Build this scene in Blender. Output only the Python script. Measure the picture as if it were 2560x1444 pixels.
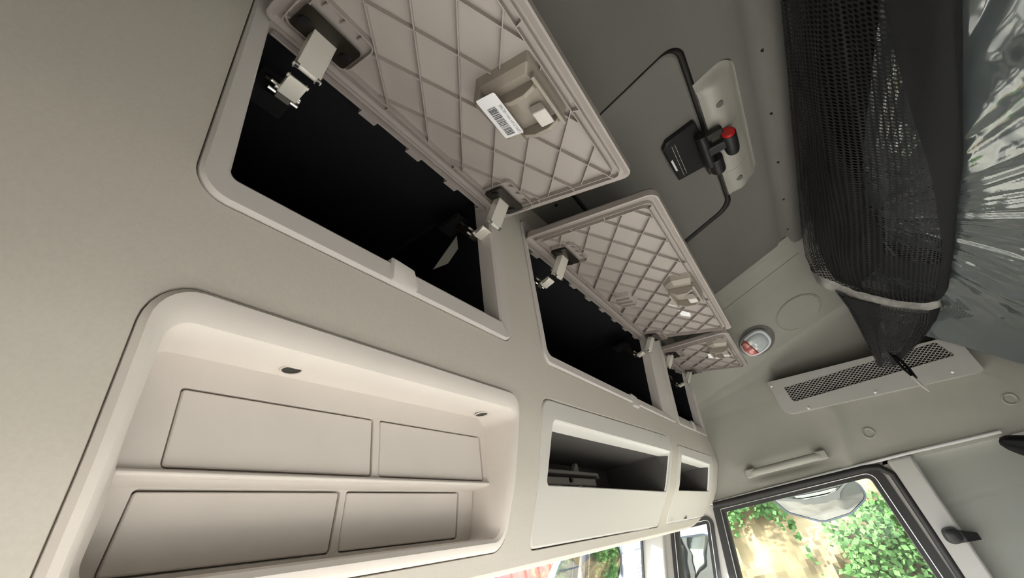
import bpy, bmesh, math, random
import numpy as np
from mathutils import Vector, Matrix, noise
from mathutils.geometry import delaunay_2d_cdt

for o in list(bpy.data.objects):
    bpy.data.objects.remove(o)
sc = bpy.context.scene
COL = sc.collection
ZO = 1.62            # eye height above the cab floor; all shapes below are written relative to eye level
random.seed(7)

# ------------------------------------------------------------------ camera
cam_d = bpy.data.cameras.new('camera')
cam = bpy.data.objects.new('camera', cam_d)
COL.objects.link(cam)
sc.camera = cam
cam_d.sensor_width = 36.0
cam_d.lens = 36.0 * 1047.7 / 2560.0
cam_d.clip_start = 0.01
cam_d.clip_end = 200
CR = Vector((0.55797, -0.80935, -0.18337))
CD = Vector((0.36573, 0.43818, -0.82112))
CF = Vector((0.74492, 0.39110, 0.54049))
cam.matrix_world = Matrix(((CR.x, -CD.x, -CF.x, 0), (CR.y, -CD.y, -CF.y, 0), (CR.z, -CD.z, -CF.z, ZO), (0, 0, 0, 1)))

# ------------------------------------------------------------------ sky, sun, exposure
w = bpy.data.worlds.new('sky')
sc.world = w
w.use_nodes = True
bg = w.node_tree.nodes['Background']
bg.inputs[0].default_value = (0.92, 0.96, 1.0, 1)
bg.inputs[1].default_value = 4.0
sun_d = bpy.data.lights.new('sun', 'SUN')
sun_d.energy = 14.0
sun_d.color = (1.0, 0.96, 0.90)
sun_d.angle = 0.05
sun = bpy.data.objects.new('sun', sun_d)
COL.objects.link(sun)
sun.location = (-3, 3, 8)
sun.rotation_euler = Vector((-0.35, 1.0, 0.62)).to_track_quat('Z', 'Y').to_euler()
sc.view_settings.view_transform = 'Standard'
sc.view_settings.look = 'None'
sc.view_settings.exposure = 1.2
sc.view_settings.gamma = 1.0
sc.view_settings.use_curve_mapping = False
sc.cycles.use_denoising = True
sc.cycles.max_bounces = 10
sc.cycles.diffuse_bounces = 7
sc.cycles.transparent_max_bounces = 24
sc.cycles.sample_clamp_indirect = 8

# ------------------------------------------------------------------ materials
def mat(name, col, rough=0.6, metal=0.0, bump=0.0, bscale=300.0, spec=0.5, var=0.0, vscale=6.0, coat=0.0):
    m = bpy.data.materials.new(name)
    m.use_nodes = True
    nt = m.node_tree
    b = nt.nodes['Principled BSDF']
    b.inputs['Base Color'].default_value = (*col, 1)
    b.inputs['Roughness'].default_value = rough
    b.inputs['Metallic'].default_value = metal
    b.inputs['Specular IOR Level'].default_value = spec
    b.inputs['Coat Weight'].default_value = coat
    tc = nt.nodes.new('ShaderNodeTexCoord')
    if var > 0:
        n = nt.nodes.new('ShaderNodeTexNoise')
        n.inputs['Scale'].default_value = vscale
        n.inputs['Detail'].default_value = 5
        nt.links.new(tc.outputs['Object'], n.inputs['Vector'])
        r = nt.nodes.new('ShaderNodeValToRGB')
        r.color_ramp.elements[0].color = (*[c * (1 - var) for c in col], 1)
        r.color_ramp.elements[1].color = (*[min(1, c * (1 + var)) for c in col], 1)
        r.color_ramp.elements[0].position = 0.3
        r.color_ramp.elements[1].position = 0.7
        nt.links.new(n.outputs['Fac'], r.inputs['Fac'])
        nt.links.new(r.outputs['Color'], b.inputs['Base Color'])
    if bump > 0:
        n2 = nt.nodes.new('ShaderNodeTexNoise')
        n2.inputs['Scale'].default_value = bscale
        n2.inputs['Detail'].default_value = 3
        nt.links.new(tc.outputs['Object'], n2.inputs['Vector'])
        bp = nt.nodes.new('ShaderNodeBump')
        bp.inputs['Strength'].default_value = bump
        bp.inputs['Distance'].default_value = 0.002
        nt.links.new(n2.outputs['Fac'], bp.inputs['Height'])
        nt.links.new(bp.outputs['Normal'], b.inputs['Normal'])
    return m

M_CON = mat('console_plastic', (0.56, 0.525, 0.475), 0.55, bump=0.05, bscale=900, var=0.03, vscale=260)
M_TRIM = mat('console_trim', (0.57, 0.538, 0.52), 0.5, bump=0.05, bscale=500)
M_SHELF = mat('shelf_plastic', (0.68, 0.635, 0.60), 0.5, bump=0.05, bscale=500, var=0.03, vscale=9)
M_DOOR = mat('door_plastic', (0.33, 0.295, 0.28), 0.42, bump=0.03, bscale=200, var=0.03, vscale=14)
M_LATCH = mat('latch_plastic', (0.30, 0.265, 0.23), 0.38)
M_ROOF = mat('headliner', (0.15, 0.144, 0.132), 0.85, bump=0.35, bscale=600, var=0.04, vscale=4)
M_HATCH = mat('hatch_liner', (0.175, 0.169, 0.158), 0.75, bump=0.2, bscale=600)
M_WALL = mat('side_liner', (0.34, 0.334, 0.30), 0.8, bump=0.3, bscale=600, var=0.03, vscale=5)
M_PILLAR = mat('pillar_trim', (0.42, 0.41, 0.39), 0.6, bump=0.15, bscale=500)
M_REAR = mat('rear_panel', (0.27, 0.272, 0.25), 0.85, bump=0.25, bscale=500)
M_LIP = mat('pale_lip', (0.84, 0.83, 0.80), 0.45)
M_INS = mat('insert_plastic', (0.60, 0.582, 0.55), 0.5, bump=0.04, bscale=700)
M_GAPLIGHT = mat('gap_light_grey', (0.16, 0.16, 0.14), 0.7)
M_SATIN = mat('satin_bracket', (0.36, 0.345, 0.315), 0.30, metal=0.0, spec=0.7, bump=0.05, bscale=300)
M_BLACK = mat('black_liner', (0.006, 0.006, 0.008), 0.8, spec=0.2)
M_DARK = mat('dark_plastic', (0.012, 0.012, 0.014), 0.42)
M_RUB = mat('black_rubber', (0.010, 0.009, 0.009), 0.6)
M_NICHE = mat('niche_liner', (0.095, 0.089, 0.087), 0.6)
M_RAIL = mat('niche_rail', (0.36, 0.34, 0.32), 0.5)
M_NICK = mat('nickel', (0.88, 0.85, 0.79), 0.22, metal=0.5, bump=0.03, bscale=60)
M_STEEL = mat('dark_steel', (0.025, 0.021, 0.016), 0.32, metal=0.3)
M_CHROME = mat('chrome', (0.35, 0.35, 0.35), 0.25, metal=1.0)
M_WHITE = mat('white_sticker', (0.86, 0.86, 0.90), 0.5)
M_INK = mat('ink', (0.05, 0.05, 0.06), 0.6)
M_INKG = mat('grey_ink', (0.22, 0.22, 0.25), 0.6)
M_RED = mat('red_button', (0.50, 0.012, 0.015), 0.35)
M_REDL = mat('red_lens', (0.50, 0.10, 0.09), 0.2, coat=0.6)
M_LENS = mat('clear_lens', (0.50, 0.54, 0.55), 0.12, spec=0.8, coat=0.6)
M_LENSRIM = mat('lens_rim', (0.74, 0.77, 0.83), 0.25, coat=0.4)
M_STRIP = mat('white_strip', (0.62, 0.63, 0.63), 0.4)
M_NET = mat('black_net', (0.007, 0.007, 0.008), 0.55, spec=0.35)
M_FAB = mat('black_fabric', (0.006, 0.006, 0.007), 0.7, spec=0.25, bump=0.4, bscale=900)
M_STRAP = mat('grey_strap', (0.22, 0.21, 0.20), 0.6, var=0.6, vscale=14)
M_GRD = mat('dry_ground', (0.22, 0.20, 0.17), 0.95, var=0.25, vscale=1.3, bump=0.6, bscale=8)
M_BANK = mat('yellow_bank', (0.17, 0.132, 0.07), 0.95, var=0.4, vscale=3.0, bump=0.9, bscale=9)
M_LEAF = mat('ivy_leaf', (0.055, 0.115, 0.035), 0.8, spec=0.15, var=0.5, vscale=2.2)
M_TRK = mat('white_paint', (0.78, 0.80, 0.82), 0.35, coat=0.3)
M_TRKD = mat('blue_grey_plastic', (0.16, 0.19, 0.25), 0.5)
M_REDT = mat('red_paint', (0.62, 0.16, 0.15), 0.5)
M_MIR = mat('mirror_glass', (0.36, 0.37, 0.37), 0.03, metal=1.0)
M_FLOOR = mat('floor_mat', (0.42, 0.40, 0.37), 0.8, bump=0.3, bscale=60)
M_DASH = mat('dash_plastic', (0.62, 0.60, 0.57), 0.7)

def glass_mat():
    m = bpy.data.materials.new('window_glass')
    m.use_nodes = True
    nt = m.node_tree
    nt.nodes.clear()
    out = nt.nodes.new('ShaderNodeOutputMaterial')
    mix = nt.nodes.new('ShaderNodeMixShader')
    tr = nt.nodes.new('ShaderNodeBsdfTransparent')
    tr.inputs[0].default_value = (0.93, 0.96, 0.95, 1)
    gl = nt.nodes.new('ShaderNodeBsdfGlossy')
    gl.inputs['Roughness'].default_value = 0.02
    fr = nt.nodes.new('ShaderNodeFresnel')
    fr.inputs[0].default_value = 1.3
    mm = nt.nodes.new('ShaderNodeMath'); mm.operation = 'MULTIPLY'; mm.inputs[1].default_value = 0.45
    nt.links.new(fr.outputs[0], mm.inputs[0])
    nt.links.new(mm.outputs[0], mix.inputs[0])
    nt.links.new(tr.outputs[0], mix.inputs[1])
    nt.links.new(gl.outputs[0], mix.inputs[2])
    nt.links.new(mix.outputs[0], out.inputs[0])
    return m
M_GLASS = glass_mat()

def film_mat():
    m = mat('plastic_film', (0.075, 0.088, 0.092), 0.10, spec=0.9, coat=1.0)
    b = m.node_tree.nodes['Principled BSDF']
    b.inputs['Coat Roughness'].default_value = 0.05
    return m
M_FILM = film_mat()

# ------------------------------------------------------------------ mesh helpers
class MB:
    def __init__(s):
        s.v = []; s.f = []
    def add(s, vs, fs):
        n = len(s.v)
        s.v += [tuple(map(float, q)) for q in vs]
        s.f += [tuple(i + n for i in f) for f in fs]
        return s
    def obox(s, c, a, b, d):
        c, a, b, d = Vector(c), Vector(a), Vector(b), Vector(d)
        vs = [c + i * a + j * b + k * d for k in (-1, 1) for j in (-1, 1) for i in (-1, 1)]
        fs = [(0, 2, 3, 1), (4, 5, 7, 6), (0, 1, 5, 4), (2, 6, 7, 3), (0, 4, 6, 2), (1, 3, 7, 5)]
        if a.cross(b).dot(d) < 0:
            fs = [f[::-1] for f in fs]
        return s.add(vs, fs)
    def box(s, p, q):
        p, q = Vector(p), Vector(q)
        h = (q - p) / 2
        return s.obox((p + q) / 2, (h.x, 0, 0), (0, h.y, 0), (0, 0, h.z))
    def loft(s, rings, closed=True, cap0=False, cap1=False):
        n = len(rings[0]); vs = [p for r in rings for p in r]; fs = []
        for i in range(len(rings) - 1):
            for j in range(n if closed else n - 1):
                k = (j + 1) % n
                fs.append((i * n + j, i * n + k, (i + 1) * n + k, (i + 1) * n + j))
        if cap0: fs.append(tuple(range(n))[::-1])
        if cap1: fs.append(tuple((len(rings) - 1) * n + j for j in range(n)))
        return s.add(vs, fs)
    def tube(s, path, r, n=10, caps=True, flat=None):
        path = [Vector(p) for p in path]
        rs = r if isinstance(r, (list, tuple)) else [r] * len(path)
        rings = []; up = None
        for i, p in enumerate(path):
            t = (path[min(i + 1, len(path) - 1)] - path[max(i - 1, 0)]).normalized()
            if up is None:
                up = Vector((0, 0, 1)) if abs(t.z) < 0.9 else Vector((1, 0, 0))
            a = t.cross(up).normalized(); b = a.cross(t).normalized(); up = b
            rings.append([p + rs[i] * (math.cos(2 * math.pi * k / n) * a + math.sin(2 * math.pi * k / n) * b * (flat or 1)) for k in range(n)])
        return s.loft(rings, True, caps, caps)
    def cyl(s, p, q, r, n=16, r2=None):
        return s.tube([p, q], [r, r if r2 is None else r2], n)
    def prism(s, poly, off):
        off = Vector(off)
        a = [Vector(p) for p in poly]
        return s.loft([a, [p + off for p in a]], True, True, True)
    def grid(s, fn, us, vs):
        P = [fn(u, v) for v in vs for u in us]
        n = len(us)
        return s.add(P, [(j * n + i, j * n + i + 1, (j + 1) * n + i + 1, (j + 1) * n + i) for j in range(len(vs) - 1) for i in range(n - 1)])
    def build(s, name, m, parent=None, ang=35, bevel=0.0, fix=True, seg=2):
        vs = np.array(s.v) + np.array([0, 0, ZO])
        if parent is not None:
            base = parent
            org = np.zeros(3)
            while base is not None:
                org = org + np.array(base.location); base = base.parent
        else:
            org = (vs.min(0) + vs.max(0)) / 2; org[2] = vs[:, 2].min()
        me = bpy.data.meshes.new(name)
        me.from_pydata((vs - org).tolist(), [], s.f)
        if fix and len(s.f) < 60000:
            bm = bmesh.new(); bm.from_mesh(me)
            bmesh.ops.recalc_face_normals(bm, faces=bm.faces)
            bm.to_mesh(me); bm.free()
        me.materials.append(m)
        o = bpy.data.objects.new(name, me)
        COL.objects.link(o)
        if parent is not None:
            o.parent = parent
        else:
            o.location = org
        if ang:
            me.shade_smooth()
            me.set_sharp_from_angle(angle=math.radians(ang))
        if bevel > 0:
            bv = o.modifiers.new('bevel', 'BEVEL')
            bv.width = bevel; bv.segments = seg; bv.limit_method = 'ANGLE'; bv.angle_limit = math.radians(40)
            bv.harden_normals = False
        return o

def tag(o, label, cat, group=None):
    o['label'] = label; o['category'] = cat
    if group: o['group'] = group
    return o
def thing(name, loc, label, cat, group=None):
    o = bpy.data.objects.new(name, None)
    o.empty_display_size = 0.05
    COL.objects.link(o)
    o.location = (loc[0], loc[1], loc[2] + ZO)
    return tag(o, label, cat, group)
def struct(o):
    o['kind'] = 'structure'; return o
def stuff(o):
    o['kind'] = 'stuff'; return o

def roundpoly(pts, r, nc=6, ne=1):
    """closed 2D polygon with rounded corners; nc points per corner, ne subdivisions per straight edge"""
    n = len(pts); rs = r if isinstance(r, (list, tuple)) else [r] * n
    arcs = []
    for i in range(n):
        p = Vector(pts[i]); a = (Vector(pts[i - 1]) - p); b = (Vector(pts[(i + 1) % n]) - p)
        la, lb = a.length, b.length; a.normalize(); b.normalize()
        th = math.acos(max(-1, min(1, a.dot(b))))
        d = min(rs[i] / math.tan(th / 2), 0.49 * la, 0.49 * lb)
        rr = d * math.tan(th / 2)
        bis = (a + b).normalized(); c = p + bis * (rr / math.sin(th / 2))
        s = p + a * d - c; e = p + b * d - c
        a0 = math.atan2(s.y, s.x); a1 = math.atan2(e.y, e.x)
        while a1 - a0 > math.pi: a1 -= 2 * math.pi
        while a1 - a0 < -math.pi: a1 += 2 * math.pi
        arcs.append([c + rr * Vector((math.cos(a0 + (a1 - a0) * k / (nc - 1)), math.sin(a0 + (a1 - a0) * k / (nc - 1)))) for k in range(nc)])
    out = []
    for i in range(n):
        out += arcs[i]
        e, s = arcs[i][-1], arcs[(i + 1) % n][0]
        out += [e.lerp(s, k / ne) for k in range(1, ne)]
    return [tuple(p) for p in out]
def inset(poly, d):
    """move a closed polygon inwards by d (orientation independent, simple shapes)"""
    n = len(poly); A = sum(poly[i][0] * poly[(i + 1) % n][1] - poly[(i + 1) % n][0] * poly[i][1] for i in range(n))
    sg = 1 if A > 0 else -1; out = []
    for i in range(n):
        p = Vector(poly[i]); a = (p - Vector(poly[i - 1])); b = (Vector(poly[(i + 1) % n]) - p)
        a.normalize(); b.normalize()
        na = Vector((-a.y, a.x)) * sg; nb = Vector((-b.y, b.x)) * sg
        m = (na + nb); l = m.length
        m = m / l if l > 1e-6 else na
        k = d / max(0.5, m.dot(na))
        out.append(tuple(p + m * k))
    return out
def inside(p, poly):
    x, y = p; c = False; n = len(poly)
    for i in range(n):
        x1, y1 = poly[i]; x2, y2 = poly[(i + 1) % n]
        if (y1 > y) != (y2 > y) and x < (x2 - x1) * (y - y1) / (y2 - y1) + x1:
            c = not c
    return c
def fill(outer, holes, step=None):
    vs = [Vector(p) for p in outer]; es = [(i, (i + 1) % len(outer)) for i in range(len(outer))]
    for h in holes:
        b = len(vs); vs += [Vector(p) for p in h]; es += [(b + i, b + (i + 1) % len(h)) for i in range(len(h))]
    if step:
        bd = np.array([[p.x, p.y] for p in vs])
        x0, y0 = bd[:len(outer)].min(0); x1, y1 = bd[:len(outer)].max(0)
        for i in range(int((x1 - x0) / step) + 1):
            for j in range(int((y1 - y0) / step) + 1):
                q = (x0 + (i + 0.5) * step, y0 + (j + 0.5) * step)
                if np.min((bd[:, 0] - q[0]) ** 2 + (bd[:, 1] - q[1]) ** 2) < (step * 0.4) ** 2: continue
                if inside(q, outer) and not any(inside(q, h) for h in holes): vs.append(Vector(q))
    v2, e2, f2, _, _, _ = delaunay_2d_cdt(vs, es, [], 0, 1e-6)
    fs = []
    for f in f2:
        c = sum((v2[i] for i in f), Vector((0, 0))) / len(f)
        if inside(c, outer) and not any(inside(c, h) for h in holes): fs.append(tuple(f))
    return [tuple(p) for p in v2], fs
def rect(x0, x1, z0, z1):
    return [(x0, z0), (x1, z0), (x1, z1), (x0, z1)]
def slab(mb, outer, holes, f0, f1, step=None):
    """plate with holes between the two surfaces f0(p) and f1(p)"""
    v, f = fill(outer, holes, step)
    mb.add([f0(p) for p in v], f); mb.add([f1(p) for p in v], [t[::-1] for t in f])
    for lp in [outer] + holes:
        mb.loft([[f0(p) for p in lp], [f1(p) for p in lp]], True)
    return mb

# ------------------------------------------------------------------ shape of the overhead console face
ZP = [-.2, -.02, .03, .12, .23, .30, .39, .55, .66, .9]
YA = [.52, .495, .468, .425, .390, .378, .366, .356, .348, .332]
YB = [.55, .528, .503, .428, .372, .368, .368, .345, .326, .285]
_zz = np.linspace(-.2, .9, 221)
def _sm(y):
    a = np.interp(_zz, ZP, y); k = np.ones(9) / 9
    return np.convolve(np.pad(a, 4, 'edge'), k, 'valid')
TA, TB = _sm(YA), _sm(YB)
def Yc(x, z):
    t = min(1, max(0, (x - .7) / 1.0)); t = t * t * (3 - 2 * t)
    return (1 - t) * float(np.interp(z, _zz, TA)) + t * float(np.interp(z, _zz, TB))
def S(p, d=0.0):
    return (p[0], Yc(p[0], p[1]) + d, p[1])
def roofz(y):
    return .94 - .29 * y

# openings on the face, (x, z)
L = {
 1: dict(o=[(.091, .358), (.655, .356), (.664, .765), (.086, .765)], i=[(.121, .395), (.618, .396), (.626, .742), (.113, .742)], ro=[.035, .030, .03, .03], ri=[.010, .006, .01, .01]),
 2: dict(o=[(.776, .348), (1.850, .350), (1.846, .765), (.776, .765)], i=[(.796, .374), (1.705, .380), (1.720, .742), (.796, .742)], ro=[.03, .012, .03, .03], ri=[.02, .006, .01, .01]),
 3: dict(o=[(1.900, .352), (2.480, .360), (2.470, .765), (1.905, .765)], i=[(1.945, .398), (2.430, .402), (2.434, .742), (1.950, .742)], ro=[.02, .012, .03, .03], ri=[.01, .006, .01, .01]),
}
SH_O = [(.101, .02), (.668, .02), (.667, .263), (.090, .263)]
NI_O = [(.745, .014), (1.640, .014), (1.655, .282), (.745, .274)]
CU_O = [(1.725, .018), (2.36, .020), (2.365, .262), (1.735, .262)]
NE = 14
lo = {k: roundpoly(v['o'], v['ro'], 8, NE) for k, v in L.items()}
li = {k: roundpoly(v['i'], v['ri'], 8, NE) for k, v in L.items()}
sh_o = roundpoly(SH_O, [.03, .03, .035, .04], 8, NE)
ni_o = roundpoly(NI_O, [.022, .02, .03, .04], 8, NE)
cu_o = roundpoly(CU_O, [.02, .03, .02, .02], 8, NE)

# ------------------------------------------------------------------ SETTING: ceiling
HX0, HX1, HY0, HY1 = .778, 1.5865, -.203, .226
def roof_prof(y):
    z = roofz(y)
    # raised bead rail across the cab at the back of the hatch bay
    b = math.exp(-((y + .445) / .036) ** 4) * .016
    g = math.exp(-((y + .375) / .016) ** 2) * .010
    return z - b + g
h_out = roundpoly(rect(HX0, HX1, HY0, HY1), .055, 8, 4)
brk_hole = []
r_out = [(-.05, -1.35), (2.32, -1.35), (2.32, .40), (-.05, .40)]
def roof_edge(n=90):
    xs = [-.05 + (2.37) * i / n for i in range(n + 1)]
    ys = [-1.35 + 1.75 * i / n for i in range(n + 1)]
    return [(x, -1.35) for x in xs[:-1]] + [(2.32, y) for y in ys[:-1]] + [(x, .40) for x in xs[::-1][:-1]] + [(-.05, y) for y in ys[::-1][:-1]]
mb = MB()
v, f = fill(roof_edge(), [h_out], .02)
mb.add([(p[0], p[1], roof_prof(p[1])) for p in v], f)
# turned-up rim of the hatch opening
mb.loft([[(p[0], p[1], roofz(p[1])) for p in h_out], [(p[0], p[1], roofz(p[1]) + .05) for p in h_out]], True)
ceil = struct(mb.build('ceiling', M_ROOF, ang=50, fix=False))
# outer roof skin closes the hatch bay from the daylight
mb = MB()
mb.box((-.4, -1.6, 1.45), (2.8, .9, 1.5))
struct(mb.build('ceiling_outer_skin', M_DARK))
# screw holes along the bead
for x in (.497, .760, 1.022, 1.283, 1.551, 1.816, 2.083, 2.366):
    mb = MB(); y = -.402; z = roof_prof(y)
    n = Vector((0, -.1, -1)).normalized()
    mb.cyl(Vector((x, y, z)) + n * .0015, Vector((x, y, z)) - n * .004, .0055, 12)
    mb.build('screw_hole', M_DARK, ceil)
mb = MB()
mb.cyl((.917, .275, roofz(.275) - .0012), (.917, .275, roofz(.275) + .01), .006, 12)
mb.build('screw_hole', M_DARK, ceil)

# ------------------------------------------------------------------ SETTING: right side liner
WP = [(.06, 2.5), (.45, 2.5), (.56, 2.49), (.62, 2.478), (.66, 2.458), (.72, 2.418), (.80, 2.365), (.85, 2.336), (.885, 2.31), (.915, 2.27), (.935, 2.21), (.942, 2.15)]
_t = np.cumsum([0] + [math.hypot(WP[i + 1][0] - WP[i][0], WP[i + 1][1] - WP[i][1]) for i in range(len(WP) - 1)])
def wall_pt(t, y):
    z = float(np.interp(t, _t, [p[0] for p in WP])); x = float(np.interp(t, _t, [p[1] for p in WP]))
    w_ = min(1, max(0, (z - .42) / .25)); w_ = w_ * w_ * (3 - 2 * w_)
    zz = z - .29 * y * w_
    # scooped hollow over the speaker plate, deepening to the back
    if y < .02:
        top = .535 + .11 * (1 - math.exp(-max(0, -.03 - y) / .16)); bot = .455
        e = min(1, max(0, (-.03 - y) / .05)); e = e * e * (3 - 2 * e)
        if z < .62:
            k = min(1, max(0, (top + .05 - z) / max(.02, top + .05 - bot))) ** 1.2 if z > bot else max(0, 1 - (bot - z) / .02)
            x += .17 * e * k
    # soft pillar bulge behind the grab handle, shallow hollow behind it
    x -= .014 * math.exp(-((y + .145 + .25 * (z - .1)) / .035) ** 2) * min(1, max(0, (.40 - z) / .08))
    x += .022 * math.exp(-((y - .09) / .17) ** 4) * math.exp(-((z - .15) / .035) ** 4)
    return (x, y, zz)
mb = MB()
ts = list(np.linspace(0, _t[-1], 120)); ys = list(np.linspace(-1.35, .60, 130))
def wall_end(t, v):
    z = float(np.interp(t, _t, [p[0] for p in WP])); ye = Yc(2.49, min(z, .8)) + .03
    return wall_pt(t, -1.35 + v * (ye + 1.35))
mb.grid(wall_end, ts, list(np.linspace(0, 1, 130)))
wall_r = struct(mb.build('wall_right', M_WALL, ang=60))
def wall_frame(y, z):
    """point, two tangents and inward normal of the right liner near a height z (before the rake)"""
    t = float(np.interp(z, [p[0] for p in WP], _t))
    p = Vector(wall_pt(t, y)); a = (Vector(wall_pt(t, y + .01)) - p).normalized(); b = (Vector(wall_pt(t + .01, y)) - p)
    b = (b - a * a.dot(b)).normalized(); n = a.cross(b)
    if n.x > 0: n = -n
    return p, a, b, n
# seam line along the roof cove
mb = MB()
mb.tube([Vector(wall_pt(float(np.interp(.897, [p[0] for p in WP], _t)), y)) + Vector((.0005, 0, .0005)) for y in np.linspace(-.42, .33, 30)], .0014, 6)
mb.build('seam_welt', M_DARK, wall_r)

# ------------------------------------------------------------------ SETTING: remaining shell (floor, rear, left, dash, windscreen header)
mb = MB(); mb.box((-.17, -1.35, -1.66), (2.53, 1.15, -1.62))
struct(mb.build('floor', M_FLOOR))
mb = MB(); mb.box((-.3, -1.40, -1.66), (2.7, -1.35, 1.45))
struct(mb.build('wall_back', M_REAR))
mb = MB()     # left side, its unseen opening shaped to steer the daylight
lw = [(-1.35, -1.66), (1.0, -1.66), (1.0, 1.45), (-1.35, 1.45)]
dw = roundpoly([(-.38, -1.30), (.40, -1.30), (.36, -.14), (-.36, -.14)], .06, 6, 2)
slab(mb, lw, [dw], lambda p: (-.16, p[0], p[1]), lambda p: (-.20, p[0], p[1]))
struct(mb.build('wall_left', M_WALL))
mb = MB()
mb.loft([[(x, .40, .90), (x, .95, .90), (x, 1.0, -.85), (x, 1.0, -1.66)] for x in (-.16, 2.52)], False)
# windscreen wall: side posts hidden behind the console, sill below
mb = MB()
mb.box((-.2, .88, .02), (2.7, .92, 1.45))
mb.box((-.2, 1.18, -1.66), (2.55, 1.22, -.86))
struct(mb.build('wall_front', M_WALL))
mb = MB()
mb.loft([[(x, 1.12, -.88), (x, .80, -.86), (x, .62, -.92), (x, .58, -1.05), (x, .66, -1.60), (x, 1.12, -1.60)] for x in (-.15, 2.5)], True, True, True)
tag(mb.build('dashboard', M_DASH), 'long grey plastic dashboard under the windscreen, out of view below', 'dashboard')

# unseen seats and lower bunk, added pale for bounce light and film reflections
M_BOUNCE = mat('pale_bounce_cover', (0.70, 0.68, 0.65), 0.4, var=0.06, vscale=5)
for sx, lb in ((.35, 'unseen driver seat added as a pale bounce surface, on the left of the cab floor'), (1.95, 'unseen passenger seat added as a pale bounce surface, on the right of the cab floor')):
    st = thing('bounce_seat', (sx, -.1, -1.62), lb, 'seat', 'cab seats')
    mb = MB(); mb.box((sx - .27, -.30, -1.15), (sx + .27, .26, -.98)); mb.build('seat_cushion', M_BOUNCE, st, bevel=.05, seg=3)
    mb = MB(); mb.obox((sx, -.40, -.72), (.25, 0, 0), (0, .07, -.01), (0, -.06, .36)); mb.build('backrest', M_BOUNCE, st, bevel=.05, seg=3)
    mb = MB(); mb.box((sx - .20, -.26, -1.62), (sx + .20, .20, -1.15)); mb.build('seat_base', M_DARK, st, bevel=.02)
lbk = thing('bounce_bunk', (1.2, -1.0, -1.62), 'unseen lower bunk along the back wall, its pale mattress added to bounce light', 'bunk')
mb = MB(); mb.box((-.12, -1.34, -1.62), (2.48, -.66, -1.12)); mb.build('bunk_base', M_FLOOR, lbk, bevel=.02)
mb = MB(); mb.box((-.12, -1.34, -1.12), (2.48, -.64, -.96)); mb.build('mattress', M_BOUNCE, lbk, bevel=.04, seg=3)

# ------------------------------------------------------------------ OVERHEAD CONSOLE
con = thing('overhead_console', (1.2, .40, 0), 'long beige grey moulded overhead console spanning the cab above the windscreen', 'console')
mb = MB()
bot = [(-.17, .052), (.10, .050), (.138, .046)]
def lower_edge():
    pts = []
    for i in range(60):
        x = -.17 + (2.485 + .17) * i / 59
        z = -.004
        if x > 2.05: z = -.004 + .085 * ((x - 2.05) / .435) ** 2.2
        pts.append((x, z))
    return pts
le = lower_edge()
top_z = .86
outer = le + [(2.485, z) for z in np.linspace(.1, top_z, 24)[0:]] + [(x, top_z) for x in np.linspace(2.44, -.13, 50)] + [(-.17, z) for z in np.linspace(top_z, .03, 28)]
v, f = fill(outer, [lo[1], lo[2], lo[3], sh_o, ni_o, cu_o], .028)
mb.add([S(p) for p in v], f)
# underside returns forwards to the windscreen header
u = MB()
def curl(k):
    return [(x, Yc(x, z) + dy, z - dz) for (x, z) in le for (dy, dz) in [k]]
mb.loft([curl((0, 0)), curl((.008, .006)), curl((.022, .008)), curl((.20, -.006)), curl((.45, -.016))], False)
# returned edges round every opening
for lp in (lo[1], lo[2], lo[3], sh_o, ni_o, cu_o):
    mb.loft([[S(p) for p in lp], [S(inset(lp, .0015)[i], .004) for i, p in enumerate(lp)], [S(inset(lp, .0015)[i], .03) for i, p in enumerate(lp)]], True)
# right-hand return of the face against the side liner
mb.loft([[S((2.485, z)) for z in np.linspace(.08, .86, 40)], [S((2.496, z), .012) for z in np.linspace(.08, .86, 40)], [S((2.499, z), .10) for z in np.linspace(.08, .86, 40)]], False)
panel = mb.build('face_panel', M_CON, con, ang=40, fix=False)
me = panel.data
# ---- deep shelf at the left
SH_I = [(.119, .040), (.648, .040), (.655, .232), (.113, .230)]
sh_i = roundpoly(SH_I, [.018, .018, .02, .02], 8, NE)
mb = MB()
a = inset(sh_o, .002); b = inset(sh_o, .007)
mid = [tuple(Vector(p).lerp(Vector(q), .55)) for p, q in zip(b, sh_i)]
back = [(.126 + (p[0] - .116) / (.655 - .116) * (.646 - .126), .044 + (p[1] - .04) / (.232 - .04) * (.236 - .044)) for p in sh_i]
mb.loft([[S(p, .010) for p in a], [S(p, .000) for p in a], [S(p, -.005) for p in b], [S(p, -.005) for p in mid], [S(p, .000) for p in sh_i],
         [S(p, .006) for p in inset(sh_i, .002)], [(p[0], max(Yc(p[0], p[1]) + .02, .455), p[1]) for p in back], [(p[0], .53, p[1]) for p in back]], True, False, False)
mb.build('shelf_surround', M_SHELF, con, ang=35, fix=False)
mb = MB(); mb.box((.13, .528, .02), (.66, .534, .25))
mb.build('shelf_back', M_SHELF, con)
PY_U, PY_L = .466, .491
pan_u = [roundpoly(rect(.160, .394, .1275, .203), .005, 5, 1), roundpoly(rect(.404, .634, .1275, .203), .005, 5, 1)]
pan_l = [roundpoly([(.150, .051), (.370, .051), (.372, .1185), (.156, .1185)], .005, 5, 1), roundpoly(rect(.380, .604, .051, .1185), .005, 5, 1)]
def tilt(y0, k):
    return lambda d: (lambda p: (p[0], y0 + d - k * (p[1] - .16), p[1]))
tu, tl = tilt(PY_U, .06), tilt(PY_L, .22)
mb = MB(); slab(mb, rect(.128, .648, .1195, .240), pan_u, tu(0), tu(.05))
mb.build('shelf_tier', M_SHELF, con, bevel=.001)
mb = MB(); slab(mb, rect(.128, .640, .036, .124), pan_l, tl(0), tl(.03))
mb.build('shelf_tier', M_SHELF, con, bevel=.001)
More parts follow.
